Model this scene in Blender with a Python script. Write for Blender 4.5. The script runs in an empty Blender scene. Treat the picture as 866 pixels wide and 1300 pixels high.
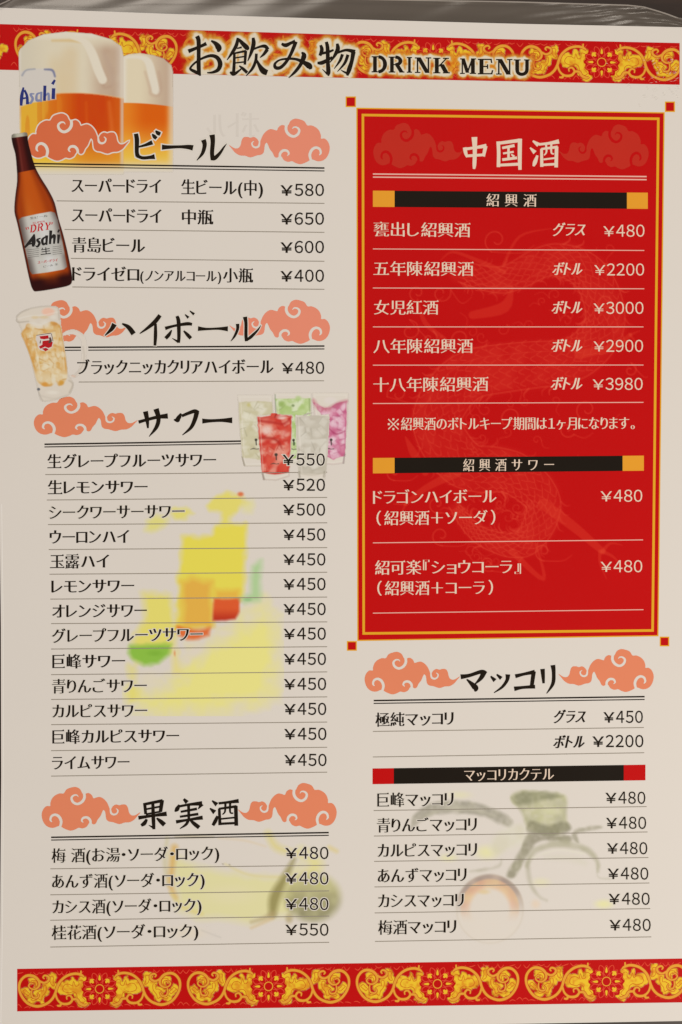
import bpy, math, random
import numpy as np
from mathutils import Vector
from mathutils.geometry import delaunay_2d_cdt

random.seed(3)
RNG = np.random.default_rng(5)
SC = bpy.context.scene
COL = SC.collection

# ------------------------------------------------------------------ camera, light, exposure
S = 0.25 / 1000.0            # metres per unit of the layout grid (866 x 1300 units, y down)
D = 0.62                     # camera height above the menu
cam = bpy.data.cameras.new('camera'); camo = bpy.data.objects.new('camera', cam); COL.objects.link(camo)
camo.location = (0, 0, D); cam.sensor_fit = 'VERTICAL'; cam.sensor_height = 24
cam.angle = 2 * math.atan(0.5 * 1300 * S / D); cam.clip_start = 0.01; cam.clip_end = 50
SC.camera = camo
W = bpy.data.worlds.new('World'); SC.world = W; W.use_nodes = True
W.node_tree.nodes['Background'].inputs[0].default_value = (1.0, 0.92, 0.86, 1)
W.node_tree.nodes['Background'].inputs[1].default_value = 0.30
ld = bpy.data.lights.new('ceiling_lamp', 'AREA'); ld.energy = 8.1; ld.size = 0.45; ld.color = (1.0, 0.90, 0.785)
lo = bpy.data.objects.new('ceiling_lamp', ld); COL.objects.link(lo); lo.location = (-0.14, 0.95, 1.25)
lo.rotation_euler = (Vector((0.04, -0.05, 0)) - lo.location).to_track_quat('-Z', 'Y').to_euler()
ld2 = bpy.data.lights.new('right_fill_lamp', 'AREA'); ld2.energy = 3.1; ld2.size = 0.22; ld2.color = (1.0, 0.90, 0.785)  # unseen fill lamp, added to balance the light and brighten the lower right
lo2 = bpy.data.objects.new('right_fill_lamp', ld2); COL.objects.link(lo2); lo2.location = (0.42, -0.36, 0.66)
lo2.rotation_euler = (Vector((0.03, 0, 0)) - lo2.location).to_track_quat('-Z', 'Y').to_euler()
SC.view_settings.view_transform = 'Standard'; SC.view_settings.look = 'None'
SC.view_settings.exposure = 0; SC.view_settings.gamma = 1

# ------------------------------------------------------------------ colour
def lin(c):
    c = np.asarray(c, float) / 255.0
    return np.where(c <= 0.04045, c / 12.92, ((c + 0.055) / 1.055) ** 2.4)
PAPER = (205, 191, 178)
PA = np.array([0.80, 0.78, 0.75])
VEIL = 0.004              # sheen of the gloss over every ink
def A(c):                     # printed colour under the lamp -> ink albedo
    return np.clip((lin(c) - VEIL) / (lin(PAPER) - VEIL) * PA, 0.003, 0.92)

MATS = {}
def mat(name, c, rough=0.45, coat=0.16, vary=0.05, scale=90):
    if name in MATS: return MATS[name]
    m = bpy.data.materials.new(name); m.use_nodes = True
    nt = m.node_tree; b = nt.nodes['Principled BSDF']
    a = A(c)
    tc = nt.nodes.new('ShaderNodeTexCoord'); nz = nt.nodes.new('ShaderNodeTexNoise')
    nz.inputs['Scale'].default_value = scale; nz.inputs['Detail'].default_value = 4
    mx = nt.nodes.new('ShaderNodeMix'); mx.data_type = 'RGBA'
    mx.inputs[6].default_value = (*np.clip(a * (1 - vary), 0, 1), 1); mx.inputs[7].default_value = (*np.clip(a * (1 + vary), 0, 1), 1)
    nt.links.new(tc.outputs['Object'], nz.inputs['Vector'])
    nt.links.new(nz.outputs[0], mx.inputs[0]); nt.links.new(mx.outputs[2], b.inputs['Base Color'])
    b.inputs['Roughness'].default_value = rough
    b.inputs['Specular IOR Level'].default_value = 0.06
    b.inputs['Coat Weight'].default_value = coat; b.inputs['Coat Roughness'].default_value = 0.16
    MATS[name] = m; return m

def picture_mat():
    m = bpy.data.materials.new('printed_picture'); m.use_nodes = True
    nt = m.node_tree; b = nt.nodes['Principled BSDF']
    at = nt.nodes.new('ShaderNodeAttribute'); at.attribute_name = 'print'
    nt.links.new(at.outputs['Color'], b.inputs['Base Color']); nt.links.new(at.outputs['Alpha'], b.inputs['Alpha'])
    b.inputs['Roughness'].default_value = 0.45; b.inputs['Specular IOR Level'].default_value = 0.06
    b.inputs['Coat Weight'].default_value = 0.16; b.inputs['Coat Roughness'].default_value = 0.16
    return m
PICM = picture_mat()
M_PAPER = mat('white_paper', PAPER, vary=0.012, scale=25)
M_INK = mat('black_ink', (31, 24, 18), vary=0.12)
M_RULE = mat('grey_rule_ink', (136, 123, 108), vary=0.06)
M_RED = mat('red_ink', (178, 17, 18), vary=0.05, scale=30)
M_BRED = mat('banner_red_ink', (176, 18, 17), vary=0.06, scale=60)
M_DRED = mat('dull_red_ink', (203, 66, 44))
M_GOLD = mat('gold_ink', (210, 148, 36), vary=0.05)
M_GOLD2 = mat('pattern_gold_ink', (216, 166, 42), vary=0.08)
M_VINE = mat('vine_gold_ink', (210, 142, 48), vary=0.06)
M_CREAM = mat('cream_ink', (212, 184, 160), vary=0.02)
M_PINK = mat('pale_pink_ink', (216, 160, 142), vary=0.03)
M_CLOUD = mat('coral_ink', (213, 126, 100), vary=0.03)
M_CLOUD2 = mat('orange_coral_ink', (210, 120, 86), vary=0.03)
M_GHOST = mat('faint_coral_on_red', (178, 42, 31), vary=0.05)
M_BLACKBAND = mat('black_band_ink', (31, 25, 20), vary=0.1)
M_ORANGE = mat('orange_ink', (212, 140, 42))
M_HALO = mat('paper_white_outline', (206, 192, 177), vary=0.01)

# ------------------------------------------------------------------ placing on the gently bowed sheet
def bend(Y):
    return 0.0026 * (Y / 0.1625) ** 2
def place(P, h):
    P = np.asarray(P, float); Y = (650 - P[:, 1]) * S; X = (P[:, 0] - 433) * S
    z = bend(Y) + h; k = 1 - z / D
    return np.stack([X * k, Y * k, z], 1)
LAYER = 0.000008

def link(name, me, parent):
    o = bpy.data.objects.new(name, me); COL.objects.link(o)
    if parent is not None: o.parent = parent
    return o
def empty(name, parent=None):
    o = bpy.data.objects.new(name, None); COL.objects.link(o); o.empty_display_size = 0.02
    if parent is not None: o.parent = parent
    return o

class Sheet:
    """collects flat pieces of print and links them as one mesh"""
    def __init__(s): s.v = []; s.f = []; s.n = 0; s.mi = []
    def add(s, V, F, h=0, mi=0):
        V = np.asarray(V, float)
        for f in F:
            a = 0.0
            for i in range(len(f)):
                p, q = V[f[i]], V[f[(i + 1) % len(f)]]; a += p[0] * q[1] - p[1] * q[0]
            f = [int(i) + s.n for i in f]
            s.f.append(f if a < 0 else f[::-1]); s.mi.append(mi)   # y points down in layout units
        s.v.append(np.concatenate([V, np.full((len(V), 1), h)], 1)); s.n += len(V)
    def quad(s, a, b, c, d, ny=1, mi=0, h=0):           # a-b top edge, d-c bottom edge
        a, b, c, d = map(np.array, (a, b, c, d)); V = []; F = []
        for i in range(ny + 1):
            t = i / ny; V += [a + (d - a) * t, b + (c - b) * t]
        for i in range(ny): F.append([2 * i, 2 * i + 1, 2 * i + 3, 2 * i + 2])
        s.add(V, F, h, mi)
    def line(s, p, q, w, ny=1, mi=0, w2=None):
        p = np.array(p, float); q = np.array(q, float); d = (q - p) / np.linalg.norm(q - p); n = np.array([-d[1], d[0]])
        w2 = w if w2 is None else w2
        s.quad(p - n * w / 2, q - n * w2 / 2, q + n * w2 / 2, p + n * w / 2, ny, mi) if ny == 1 else \
            s.quad(p - n * w / 2, p + n * w / 2, q + n * w / 2, q - n * w / 2, ny, mi)
    def loops(s, loops, minus=None, mi=0, h=0):
        V, F = fill(loops, minus)
        if len(F): s.add(V, F, h, mi)
    def build(s, name, m, parent, layer):
        V = np.concatenate(s.v); P = place(V[:, :2], layer * LAYER); P[:, 2] += V[:, 2]
        me = bpy.data.meshes.new(name); me.from_pydata(P.tolist(), [], s.f)
        for k in (m if isinstance(m, (list, tuple)) else [m]): me.materials.append(k)
        if max(s.mi): me.polygons.foreach_set('material_index', s.mi)
        me.update()
        return link(name, me, parent)

def winding(C, loops):
    w = np.zeros(len(C), int)
    for L in loops:
        L = np.asarray(L, float); Q = np.roll(L, -1, 0)
        up = (L[None, :, 1] <= C[:, None, 1]) & (Q[None, :, 1] > C[:, None, 1])
        dn = (L[None, :, 1] > C[:, None, 1]) & (Q[None, :, 1] <= C[:, None, 1])
        cr = (Q[:, 0] - L[:, 0])[None] * (C[:, None, 1] - L[None, :, 1]) - (Q[:, 1] - L[:, 1])[None] * (C[:, None, 0] - L[None, :, 0])
        w += ((up & (cr > 0)).sum(1) - (dn & (cr < 0)).sum(1))
    return w
def fill(loops, minus=None):
    vs = []; es = []
    for L in list(loops) + list(minus or []):
        n0 = len(vs); n = len(L)
        vs += [Vector((float(p[0]), float(p[1]))) for p in L]
        es += [(n0 + i, n0 + (i + 1) % n) for i in range(n)]
    r = delaunay_2d_cdt(vs, es, [], 0, 1e-5)
    V = np.array([[v.x, v.y] for v in r[0]]); F = np.array([f for f in r[2] if len(f) == 3])
    if not len(F): return V, []
    C = V[F].mean(1); keep = winding(C, loops) != 0
    if minus: keep &= winding(C, minus) == 0
    return V, F[keep].tolist()

def smooth(P, n=6, closed=False):
    P = np.asarray(P, float); N = len(P)
    if N < 3 and not closed: 
        t = np.linspace(0, 1, 3)[:, None]; return P[0] * (1 - t) + P[1] * t
    out = []
    for i in range(N if closed else N - 1):
        g = (lambda k: P[k % N]) if closed else (lambda k: P[min(max(k, 0), N - 1)])
        p0, p1, p2, p3 = g(i - 1), g(i), g(i + 1), g(i + 2)
        for j in range(n):
            t = j / n
            out.append(0.5 * (2 * p1 + (p2 - p0) * t + (2 * p0 - 5 * p1 + 4 * p2 - p3) * t * t + (3 * p1 - p0 - 3 * p2 + p3) * t ** 3))
    if not closed: out.append(P[-1])
    return np.array(out)
def brush(pts, grow=0.0, n=6):
    """centre line (x, y, width) -> oriented quads"""
    Q = smooth([p if len(p) == 3 else (*p, 1) for p in pts], n)
    T = np.gradient(Q[:, :2], axis=0); T /= np.maximum(np.linalg.norm(T, axis=1, keepdims=True), 1e-9)
    if grow:
        Q = Q.copy(); Q[0, :2] -= T[0] * grow; Q[-1, :2] += T[-1] * grow
    N = np.stack([-T[:, 1], T[:, 0]], 1); w = np.maximum(Q[:, 2:3], 0.2) / 2 + grow
    L, R = Q[:, :2] + N * w, Q[:, :2] - N * w; out = []
    for i in range(len(Q) - 1):
        q = np.array([L[i], L[i + 1], R[i + 1], R[i]])
        a = sum(q[k][0] * q[(k + 1) % 4][1] - q[k][1] * q[(k + 1) % 4][0] for k in range(4))
        out.append(q if a > 0 else q[::-1])
    return out
def xf(strokes, ox, oy, k):   # traced units -> layout units
    return [[(ox + p[0] / k, oy + p[1] / k, (p[2] if len(p) > 2 else 1) / k) for p in s] for s in strokes]
def brushes(strokes, grow=0):
    r = []
    for s in strokes: r += brush(s, grow)
    return r

# ------------------------------------------------------------------ type
GL = {}
def raw_glyph(ch):
    if ch in GL: return GL[ch]
    c = bpy.data.curves.new('glyph', 'FONT'); c.body = ch; c.size = 1; c.resolution_u = 3; c.fill_mode = 'NONE'
    o = bpy.data.objects.new('glyph', c); COL.objects.link(o)
    dg = bpy.context.evaluated_depsgraph_get()
    me = bpy.data.meshes.new_from_object(o.evaluated_get(dg))
    V = np.array([v.co[:2] for v in me.vertices]) if len(me.vertices) else np.zeros((0, 2))
    nx = {}
    for e in me.edges: nx.setdefault(e.vertices[0], []).append(e.vertices[1]); nx.setdefault(e.vertices[1], []).append(e.vertices[0])
    seen = set(); loops = []
    for v in range(len(V)):
        if v in seen or v not in nx: continue
        L = [v]; seen.add(v); cand = sorted(nx[v]); cur = v + 1 if v + 1 in nx[v] else cand[0]
        while cur != v and cur not in seen:
            L.append(cur); seen.add(cur); cur = next((k for k in nx[cur] if k not in seen), v)
        P = V[L]; keep = np.linalg.norm(P - np.roll(P, 1, 0), axis=1) > 1e-5; P = P[keep]
        if len(P) > 2: loops.append(P)
    bpy.data.objects.remove(o); bpy.data.curves.remove(c); bpy.data.meshes.remove(me)
    if loops:
        ar = [0.5 * np.sum(P[:, 0] * np.roll(P[:, 1], -1) - P[:, 1] * np.roll(P[:, 0], -1)) for P in loops]
        if ar[int(np.argmax(np.abs(ar)))] < 0: loops = [P[::-1] for P in loops]
    GL[ch] = loops; return loops
def offset(loops, ax, ay):
    out = []
    for P in loops:
        e = np.roll(P, -1, 0) - P; e /= np.maximum(np.linalg.norm(e, axis=1, keepdims=True), 1e-9)
        n = np.stack([e[:, 1], -e[:, 0]], 1); n0 = np.roll(n, 1, 0)
        m = (n + n0) / np.maximum(1 + (n * n0).sum(1, keepdims=True), 0.45)
        out.append(P + m * np.array([ax, ay]))
    return out
def uroko(P):
    """little triangles where a level stroke ends on the right"""
    out = []; n = len(P)
    for i in range(n):
        p, q = P[i], P[(i + 1) % n]; e = q - p; l = np.linalg.norm(e)
        if not 0.03 < l < 0.1 or e[1] < 0.9 * l: continue
        a = p - P[i - 1]; b = P[(i + 2) % n] - q
        la, lb = np.linalg.norm(a), np.linalg.norm(b)
        if la < 0.1 or lb < 0.1 or abs(a[1]) > 0.25 * la or abs(b[1]) > 0.25 * lb or a[0] < 0 or b[0] > 0: continue
        out.append(np.array([[p[0] + 0.02, p[1]], [q[0] - 0.025, q[1] + 0.06], [q[0] - 0.13, q[1] - 0.005], [q[0] - 0.1, p[1]]]))
    return out
def is_kanji(ch): return 0x4e00 <= ord(ch) <= 0x9fff
def is_kana(ch): return 0x3040 <= ord(ch) <= 0x30ff
def glyph(ch, style, bold):
    g = raw_glyph(ch)
    if not g: return []
    if style == 'serif':
        if is_kanji(ch): bold *= 0.75
        r = offset(g, 0.019 + bold - (.004 if is_kanji(ch) else 0), -0.0145 + bold * 0.4)
        if is_kanji(ch):
            for P in r[:]: r += uroko(P)
        return r
    if ch == '￥': g = [P * np.array([1.18, .86]) + np.array([0, .02]) for P in g]; bold *= 2
    return offset(g, bold, bold) if bold else g
def typeset(text, x0, x1, yl, yr, em, style='serif', bold=0.0, tight=0.9, shear=0.0, halo=0.0, gap=0.07):
    """lay a line of type between x0 and x1, its middle running from yl to yr"""
    items = []; pen = 0.0
    if style == 'serif': em *= 0.955
    for ch in text:
        if ch == ' ': pen += 0.35; continue
        if ch == '\u3000': pen += 1.0; continue
        g = glyph(ch, style, bold)
        if not g: pen += 0.5; continue
        lo_ = min(P[:, 0].min() for P in g); hi = max(P[:, 0].max() for P in g); w = hi - lo_
        t = tight if (is_kana(ch) or ord(ch) < 0x250 or 0xff10 <= ord(ch) <= 0xff19 or ch == '￥' or ch in '（）()『』・·。') else 0.25
        full = 1.0 if ord(ch) > 0x250 else w + gap
        adv = full * (1 - t) + (w + gap) * t
        items.append((g, pen + (adv - w) / 2 - lo_)); pen += adv
    if halo:
        hl = []
    lo_ = min(min(P[:, 0].min() for P in g) + d for g, d in items); hi = max(max(P[:, 0].max() for P in g) + d for g, d in items)
    kx = (x1 - x0) / (hi - lo_); out = []; hal = []
    mid = 0.37 if style == 'serif' else 0.36
    for g, d in items:
        for src, dst in ((g, out),) + (((offset(g, halo / kx, halo / em), hal),) if halo else ()):
            for P in src:
                X = x0 + (P[:, 0] + d - lo_) * kx; v = (P[:, 1] - mid) * em
                X = X + v * shear
                Y = yl + (yr - yl) * (X - x0) / max(x1 - x0, 1) - v
                dst.append(np.stack([X, Y], 1))
    return out, hal
def print_line(name, parent, m, layer, *runs, halo=0.0):
    sh = Sheet(); mats = [m]
    for r in runs:
        kw = dict(r[6]) if len(r) > 6 else {}
        out, hal = typeset(*r[:6], halo=halo, **kw)
        # each glyph line filled on its own
        if halo: sh.loops(hal, mi=1, h=-LAYER * 0.5)
        sh.loops(out)
    return sh.build(name, [m, M_HALO], parent, layer)

# ------------------------------------------------------------------ printed pictures (fields of ink colour)
def ss(a, b, x):
    t = np.clip((x - a) / (b - a), 0, 1); return t * t * (3 - 2 * t)
def sdist(poly, X, Y):
    poly = np.asarray(poly, float)[:, :2]; Q = np.roll(poly, -1, 0); d = np.full(X.shape, 1e9); ins = np.zeros(X.shape, bool)
    for (ax, ay), (bx, by) in zip(poly, Q):
        ex, ey = bx - ax, by - ay; t = np.clip(((X - ax) * ex + (Y - ay) * ey) / max(ex * ex + ey * ey, 1e-9), 0, 1)
        d = np.minimum(d, np.hypot(X - ax - t * ex, Y - ay - t * ey))
        c = ((ay > Y) != (by > Y)); xi = ax + (Y - ay) * ex / (ey if abs(ey) > 1e-9 else 1e-9); ins ^= c & (X < xi)
    return np.where(ins, -d, d)
def ldist(pts, X, Y):        # distance to a brush line minus its half width
    Q = smooth([p if len(p) == 3 else (*p, 1) for p in pts], 5); d = np.full(X.shape, 1e9)
    for a, b in zip(Q[:-1], Q[1:]):
        ex, ey = b[0] - a[0], b[1] - a[1]; t = np.clip(((X - a[0]) * ex + (Y - a[1]) * ey) / max(ex * ex + ey * ey, 1e-9), 0, 1)
        d = np.minimum(d, np.hypot(X - a[0] - t * ex, Y - a[1] - t * ey) - (a[2] + (b[2] - a[2]) * t) / 2)
    return d
def vnoise(X, Y, s, seed=0):
    r = np.random.default_rng(seed).random((64, 64)); x = X / s; y = Y / s; xi = np.floor(x).astype(int); yi = np.floor(y).astype(int)
    fx = x - xi; fy = y - yi; fx = fx * fx * (3 - 2 * fx); fy = fy * fy * (3 - 2 * fy)
    g = lambda i, j: r[(yi + j) % 64, (xi + i) % 64]
    return (g(0, 0) * (1 - fx) + g(1, 0) * fx) * (1 - fy) + (g(0, 1) * (1 - fx) + g(1, 1) * fx) * fy
def mixc(a, b, t): 
    t = np.asarray(t)[..., None]; return np.asarray(a, float) * (1 - t) + np.asarray(b, float) * t
class Pic:
    def __init__(s, x0, y0, x1, y1, step):
        s.xs = np.arange(x0, x1 + step, step); s.ys = np.arange(y0, y1 + step, step)
        s.X, s.Y = np.meshgrid(s.xs, s.ys); s.rgb = np.tile(np.array(PAPER, float), s.X.shape + (1,)); s.a = np.zeros(s.X.shape)
        s.id = np.zeros(s.X.shape, int)
    def over(s, m, c, solid=True):
        m = np.clip(m, 0, 1); c = np.broadcast_to(np.asarray(c, float), s.rgb.shape)
        na = m + s.a * (1 - m); w = np.where(na > 1e-6, m / np.maximum(na, 1e-6), 0)
        s.rgb = s.rgb * (1 - w[..., None]) + c * w[..., None]; s.a = na
    def poly(s, P, c, blur=1.2, op=1.0): s.over(op * np.clip(0.5 - sdist(P, s.X, s.Y) / blur, 0, 1), c)
    def line(s, P, c, blur=1.0, op=1.0): s.over(op * np.clip(0.5 - ldist(P, s.X, s.Y) / blur, 0, 1), c)
    def spot(s, x, y, rx, ry, c, op=1.0, soft=1.0, rot=0.0):
        cr, sr = math.cos(rot), math.sin(rot); u = (s.X - x) * cr + (s.Y - y) * sr; v = -(s.X - x) * sr + (s.Y - y) * cr
        r = np.hypot(u / rx, v / ry); s.over(op * (1 - ss(1 - soft, 1.0, r)), c)
    def solid(s, cut=.3):       # picture printed on paper white, cut at its own outline
        s.rgb = mixc(PAPER, s.rgb, s.a); s.a = (s.a > cut).astype(float)
    def emit(s, name, parent, layer, where=None, onto=None):
        ok = s.a > 0.012
        if onto is not None: s.rgb = mixc(onto, s.rgb, s.a); s.a = np.ones_like(s.a)   # soft edges run out into the stock they are printed on
        if where is not None: ok = ok & where
        f = ok[:-1, :-1] | ok[1:, :-1] | ok[:-1, 1:] | ok[1:, 1:]
        if where is not None: f &= where[:-1, :-1]
        H, Wd = s.X.shape; j, i = np.nonzero(f); b = j * Wd + i
        F = np.stack([b, b + Wd, b + Wd + 1, b + 1], 1); used = np.unique(F); mp = np.full(H * Wd, -1); mp[used] = np.arange(len(used))
        P = place(np.stack([s.X.ravel(), s.Y.ravel()], 1)[used], layer * LAYER)
        me = bpy.data.meshes.new(name); me.from_pydata(P.tolist(), [], mp[F].tolist())
        at = me.color_attributes.new('print', 'FLOAT_COLOR', 'POINT')
        c = np.concatenate([A(s.rgb.reshape(-1, 3)[used]), s.a.ravel()[used][:, None]], 1)
        at.data.foreach_set('color', c.astype(np.float32).ravel()); me.materials.append(PICM); me.update()
        return link(name, me, parent)

# ================================================================== the table
def table():
    m = bpy.data.materials.new('dark_wood'); m.use_nodes = True; nt = m.node_tree; b = nt.nodes['Principled BSDF']
    tc = nt.nodes.new('ShaderNodeTexCoord'); mp = nt.nodes.new('ShaderNodeMapping'); mp.inputs['Scale'].default_value = (3, 40, 3)
    nz = nt.nodes.new('ShaderNodeTexNoise'); nz.inputs['Scale'].default_value = 6; nz.inputs['Detail'].default_value = 6
    cr = nt.nodes.new('ShaderNodeValToRGB'); cr.color_ramp.elements[0].color = (0.010, 0.005, 0.003, 1); cr.color_ramp.elements[1].color = (0.045, 0.022, 0.013, 1)
    nt.links.new(tc.outputs['Object'], mp.inputs[0]); nt.links.new(mp.outputs[0], nz.inputs['Vector']); nt.links.new(nz.outputs[0], cr.inputs[0])
    nt.links.new(cr.outputs[0], b.inputs['Base Color']); b.inputs['Roughness'].default_value = 0.35
    me = bpy.data.meshes.new('table_top'); h = -0.003
    me.from_pydata([(-.6, -.6, h), (.6, -.6, h), (.6, .6, h), (-.6, .6, h)], [], [(0, 1, 2, 3)]); me.materials.append(m)
    o = link('table_top', me, None); o['kind'] = 'structure'
table()

menu = empty('drink_menu'); menu['category'] = 'menu'
menu['label'] = 'laminated white drink menu sheet with red and gold banners lying on a dark table'

# ------------------------------------------------------------------ sheet and its plastic cover
def edge_top(x): return np.interp(x, [-20, 0, 220, 433, 650, 866, 900], [9, 9.7, 17.8, 24.2, 30, 34.5, 35.2])
def edge_bot(x): return np.interp(x, [-20, 0, 433, 650, 866, 900], [1312, 1311, 1304, 1300, 1296.2, 1295.5])
def edge_left(t): return np.interp(t, [0, .2, .5, .6, .75, .9, 1], [-12, -7, -0.5, 1.2, 1.6, 0.2, -2])
def paper():
    nx, ny = 24, 48; G = np.zeros((ny + 1, nx + 1, 2))
    for j in range(ny + 1):
        t = j / ny; xl = float(edge_left(t)); xr = np.interp(t, [0, .5, 1], [892, 884, 886])
        for i in range(nx + 1):
            x = xl + (xr - xl) * i / nx; G[j, i] = (x, edge_top(x) + (edge_bot(x) - edge_top(x)) * t)
    top = place(G.reshape(-1, 2), 0); bot = top.copy(); bot[:, 2] -= 0.0005
    N = len(top); F = []; ix = lambda j, i: j * (nx + 1) + i
    for j in range(ny):
        for i in range(nx):
            F.append([ix(j, i), ix(j + 1, i), ix(j + 1, i + 1), ix(j, i + 1)])
            F.append([N + ix(j, i), N + ix(j, i + 1), N + ix(j + 1, i + 1), N + ix(j + 1, i)])
    ring = [ix(0, i) for i in range(nx + 1)] + [ix(j, nx) for j in range(1, ny + 1)] + [ix(ny, i) for i in range(nx - 1, -1, -1)] + [ix(j, 0) for j in range(ny - 1, 0, -1)]
    for a, b in zip(ring, ring[1:] + ring[:1]): F.append([a, b, N + b, N + a])
    me = bpy.data.meshes.new('paper_sheet'); me.from_pydata(np.concatenate([top, bot]).tolist(), [], F); me.materials.append(M_PAPER); me.update()
    return link('paper_sheet', me, menu)
paper()

def film():
    m = bpy.data.materials.new('clear_plastic_film'); m.use_nodes = True; nt = m.node_tree; b = nt.nodes['Principled BSDF']
    b.inputs['Base Color'].default_value = (0.15, 0.128, 0.105, 1); b.inputs['Roughness'].default_value = 0.27; b.inputs['Alpha'].default_value = 0.62
    b.inputs['Specular IOR Level'].default_value = 0.8
    # margin of film past the upper edge of the paper, rippled and curling at the right
    nx, ny = 130, 16; V = []; F = []
    for j in range(ny + 1):
        for i in range(nx + 1):
            x = -24 + 925 * i / nx; t = j / ny
            y0 = np.interp(x, [-24, -8, 4, 18, 300, 433, 570, 650, 800, 818, 845, 866, 901], [14, 9, 4, -3, -4, -1.5, 1, 2.3, 6.8, 9, 17, 25, 36])
            y1 = edge_top(x) + 7
            y = y0 + (y1 - y0) * t
            p = place(np.array([[x, y]]), 0)[0]
            lift = (1 - t)
            r = (0.00035 + .0005 * float(ss(420, 60, np.array(x)))) * math.sin(x * 0.028 + 1.3 + 2.2 * t) + 0.0002 * math.sin(x * 0.075 + 5 * t)
            r2 = 0.0009 * ss(600, 830, np.array(x)) * math.sin((x - 620) * 0.03 + 7.5 * t) ** 2 + 0.0004 * ss(700, 860, np.array(x)) * math.sin((x * 0.16) + 9 * t)
            lf = float(ss(520, 250, np.array(x)))
            p[2] += -0.0007 + lift * (r * (1 - .6 * lf) + 1.6 * r2 + 0.0008 * (1 - lf) - 0.0011 * lf)
            V.append(tuple(p))
    for j in range(ny):
        for i in range(nx):
            a = j * (nx + 1) + i; F.append([a, a + nx + 1, a + nx + 2, a + 1])
    me = bpy.data.meshes.new('plastic_film'); me.from_pydata(V, [], F); me.materials.append(m)
    for p in me.polygons: p.use_smooth = True
    o = link('plastic_film', me, menu); o['label'] = 'clear plastic margin showing past the upper edge of the paper'
    # pale rim strip, added as the highlight along the film's edge, and its narrow margin beside the left and lower edge
    sh = Sheet()
    X = np.linspace(-24, 901, 90)
    Y = np.interp(X, [-24, -8, 4, 18, 300, 433, 570, 650, 800, 818, 845, 866, 901], [14, 9, 4, -3, -4, -1.5, 1, 2.3, 6.8, 9, 17, 25, 36])
    m2 = bpy.data.materials.new('film_rim_highlight'); m2.use_nodes = True; b2 = m2.node_tree.nodes['Principled BSDF']
    b2.inputs['Base Color'].default_value = (0.5, 0.46, 0.42, 1); b2.inputs['Roughness'].default_value = 0.3; b2.inputs['Alpha'].default_value = 0.6
    for k in range(len(X) - 1): sh.line((X[k], Y[k]), (X[k + 1], Y[k + 1]), 1.6)
    sh.build('film_rim_highlight', m2, menu, 190)
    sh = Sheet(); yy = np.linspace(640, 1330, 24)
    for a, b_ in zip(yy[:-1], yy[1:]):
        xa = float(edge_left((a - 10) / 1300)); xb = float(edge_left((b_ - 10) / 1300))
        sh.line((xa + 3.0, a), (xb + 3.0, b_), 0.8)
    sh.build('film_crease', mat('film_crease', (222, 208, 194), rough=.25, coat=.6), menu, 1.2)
film()

def wrinkle_glints():
    m = bpy.data.materials.new('wrinkle_glint_film'); m.use_nodes = True; b = m.node_tree.nodes['Principled BSDF']
    b.inputs['Base Color'].default_value = (0.9, 0.86, 0.8, 1); b.inputs['Roughness'].default_value = 0.15; b.inputs['Alpha'].default_value = 0.42  # pale base colour paints in the glints on the film's wrinkles
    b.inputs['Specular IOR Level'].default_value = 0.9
    V = []; F = []
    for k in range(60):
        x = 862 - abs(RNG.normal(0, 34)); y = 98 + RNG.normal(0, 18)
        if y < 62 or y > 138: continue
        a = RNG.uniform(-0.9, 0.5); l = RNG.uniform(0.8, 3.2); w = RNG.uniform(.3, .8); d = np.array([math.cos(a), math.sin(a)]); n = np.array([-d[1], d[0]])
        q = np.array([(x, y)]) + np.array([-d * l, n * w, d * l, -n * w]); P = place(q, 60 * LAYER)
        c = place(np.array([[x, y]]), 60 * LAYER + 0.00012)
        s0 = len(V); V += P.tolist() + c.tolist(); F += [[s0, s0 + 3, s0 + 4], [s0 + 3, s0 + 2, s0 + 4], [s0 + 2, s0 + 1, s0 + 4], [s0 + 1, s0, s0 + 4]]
    me = bpy.data.meshes.new('film_wrinkle_glints'); me.from_pydata(V, [], F); me.materials.append(m)
    o = link('film_wrinkle_glints', me, menu); o['kind'] = 'stuff'
wrinkle_glints()

# ------------------------------------------------------------------ banners
def T(seq): return [((a - 840) / 7.87, (b - 330) / 7.87) for a, b in seq]
VINES = [
    [(690,215,8),(660,190,22),(600,175,24),(520,192,24),(455,240,24),(418,300,26),(398,365,24),(365,425,24),(310,470,24),(220,495,26),(130,468,24),(70,405,24),(38,330,22),(42,258,24),(80,205,24),(130,185,26),(190,198,26),(232,240,24),(236,290,20),(200,322,16),(155,318,14),(132,290,14),(150,262,12),(180,272,10)],
    [(232,238,20),(285,262,20),(328,240,22),(332,205,20),(295,188,18),(275,205,14),(290,222,10)],
    [(398,370,20),(420,432,18),(468,472,22),(535,470,24),(568,430,20),(545,392,18),(512,402,14),(515,432,10)],
    [(568,430,20),(615,432,24),(640,470,26),(690,492,24),(715,478,14)],
    [(165,330,10),(160,370,14),(175,405,16),(215,410,16),(232,385,12),(215,365,8)],
    [(455,455,16),(448,490,22),(415,490,14)],
    [(655,145,14),(652,180,18)],
]
LEAVES = [
    [(435,320),(465,270),(520,265),(560,285),(575,225),(600,290),(640,275),(645,220),(690,225),(700,275),(672,315),(700,360),(680,415),(722,470),(690,498),(645,485),(622,435),(612,385),(570,358),(525,372),(478,362),(450,350)],
    [(150,232),(205,228),(228,262),(222,292),(196,312),(206,276),(176,250),(146,262)],
    [(62,340),(95,318),(120,345),(150,372),(128,395),(96,370)],
    [(205,362),(252,332),(288,330),(285,275),(320,270),(322,330),(298,372),(275,398),(262,448),(222,432),(165,452),(130,440),(180,420),(232,402)],
    [(340,190),(385,196),(378,245),(396,300),(360,292),(340,250)],
]
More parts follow.
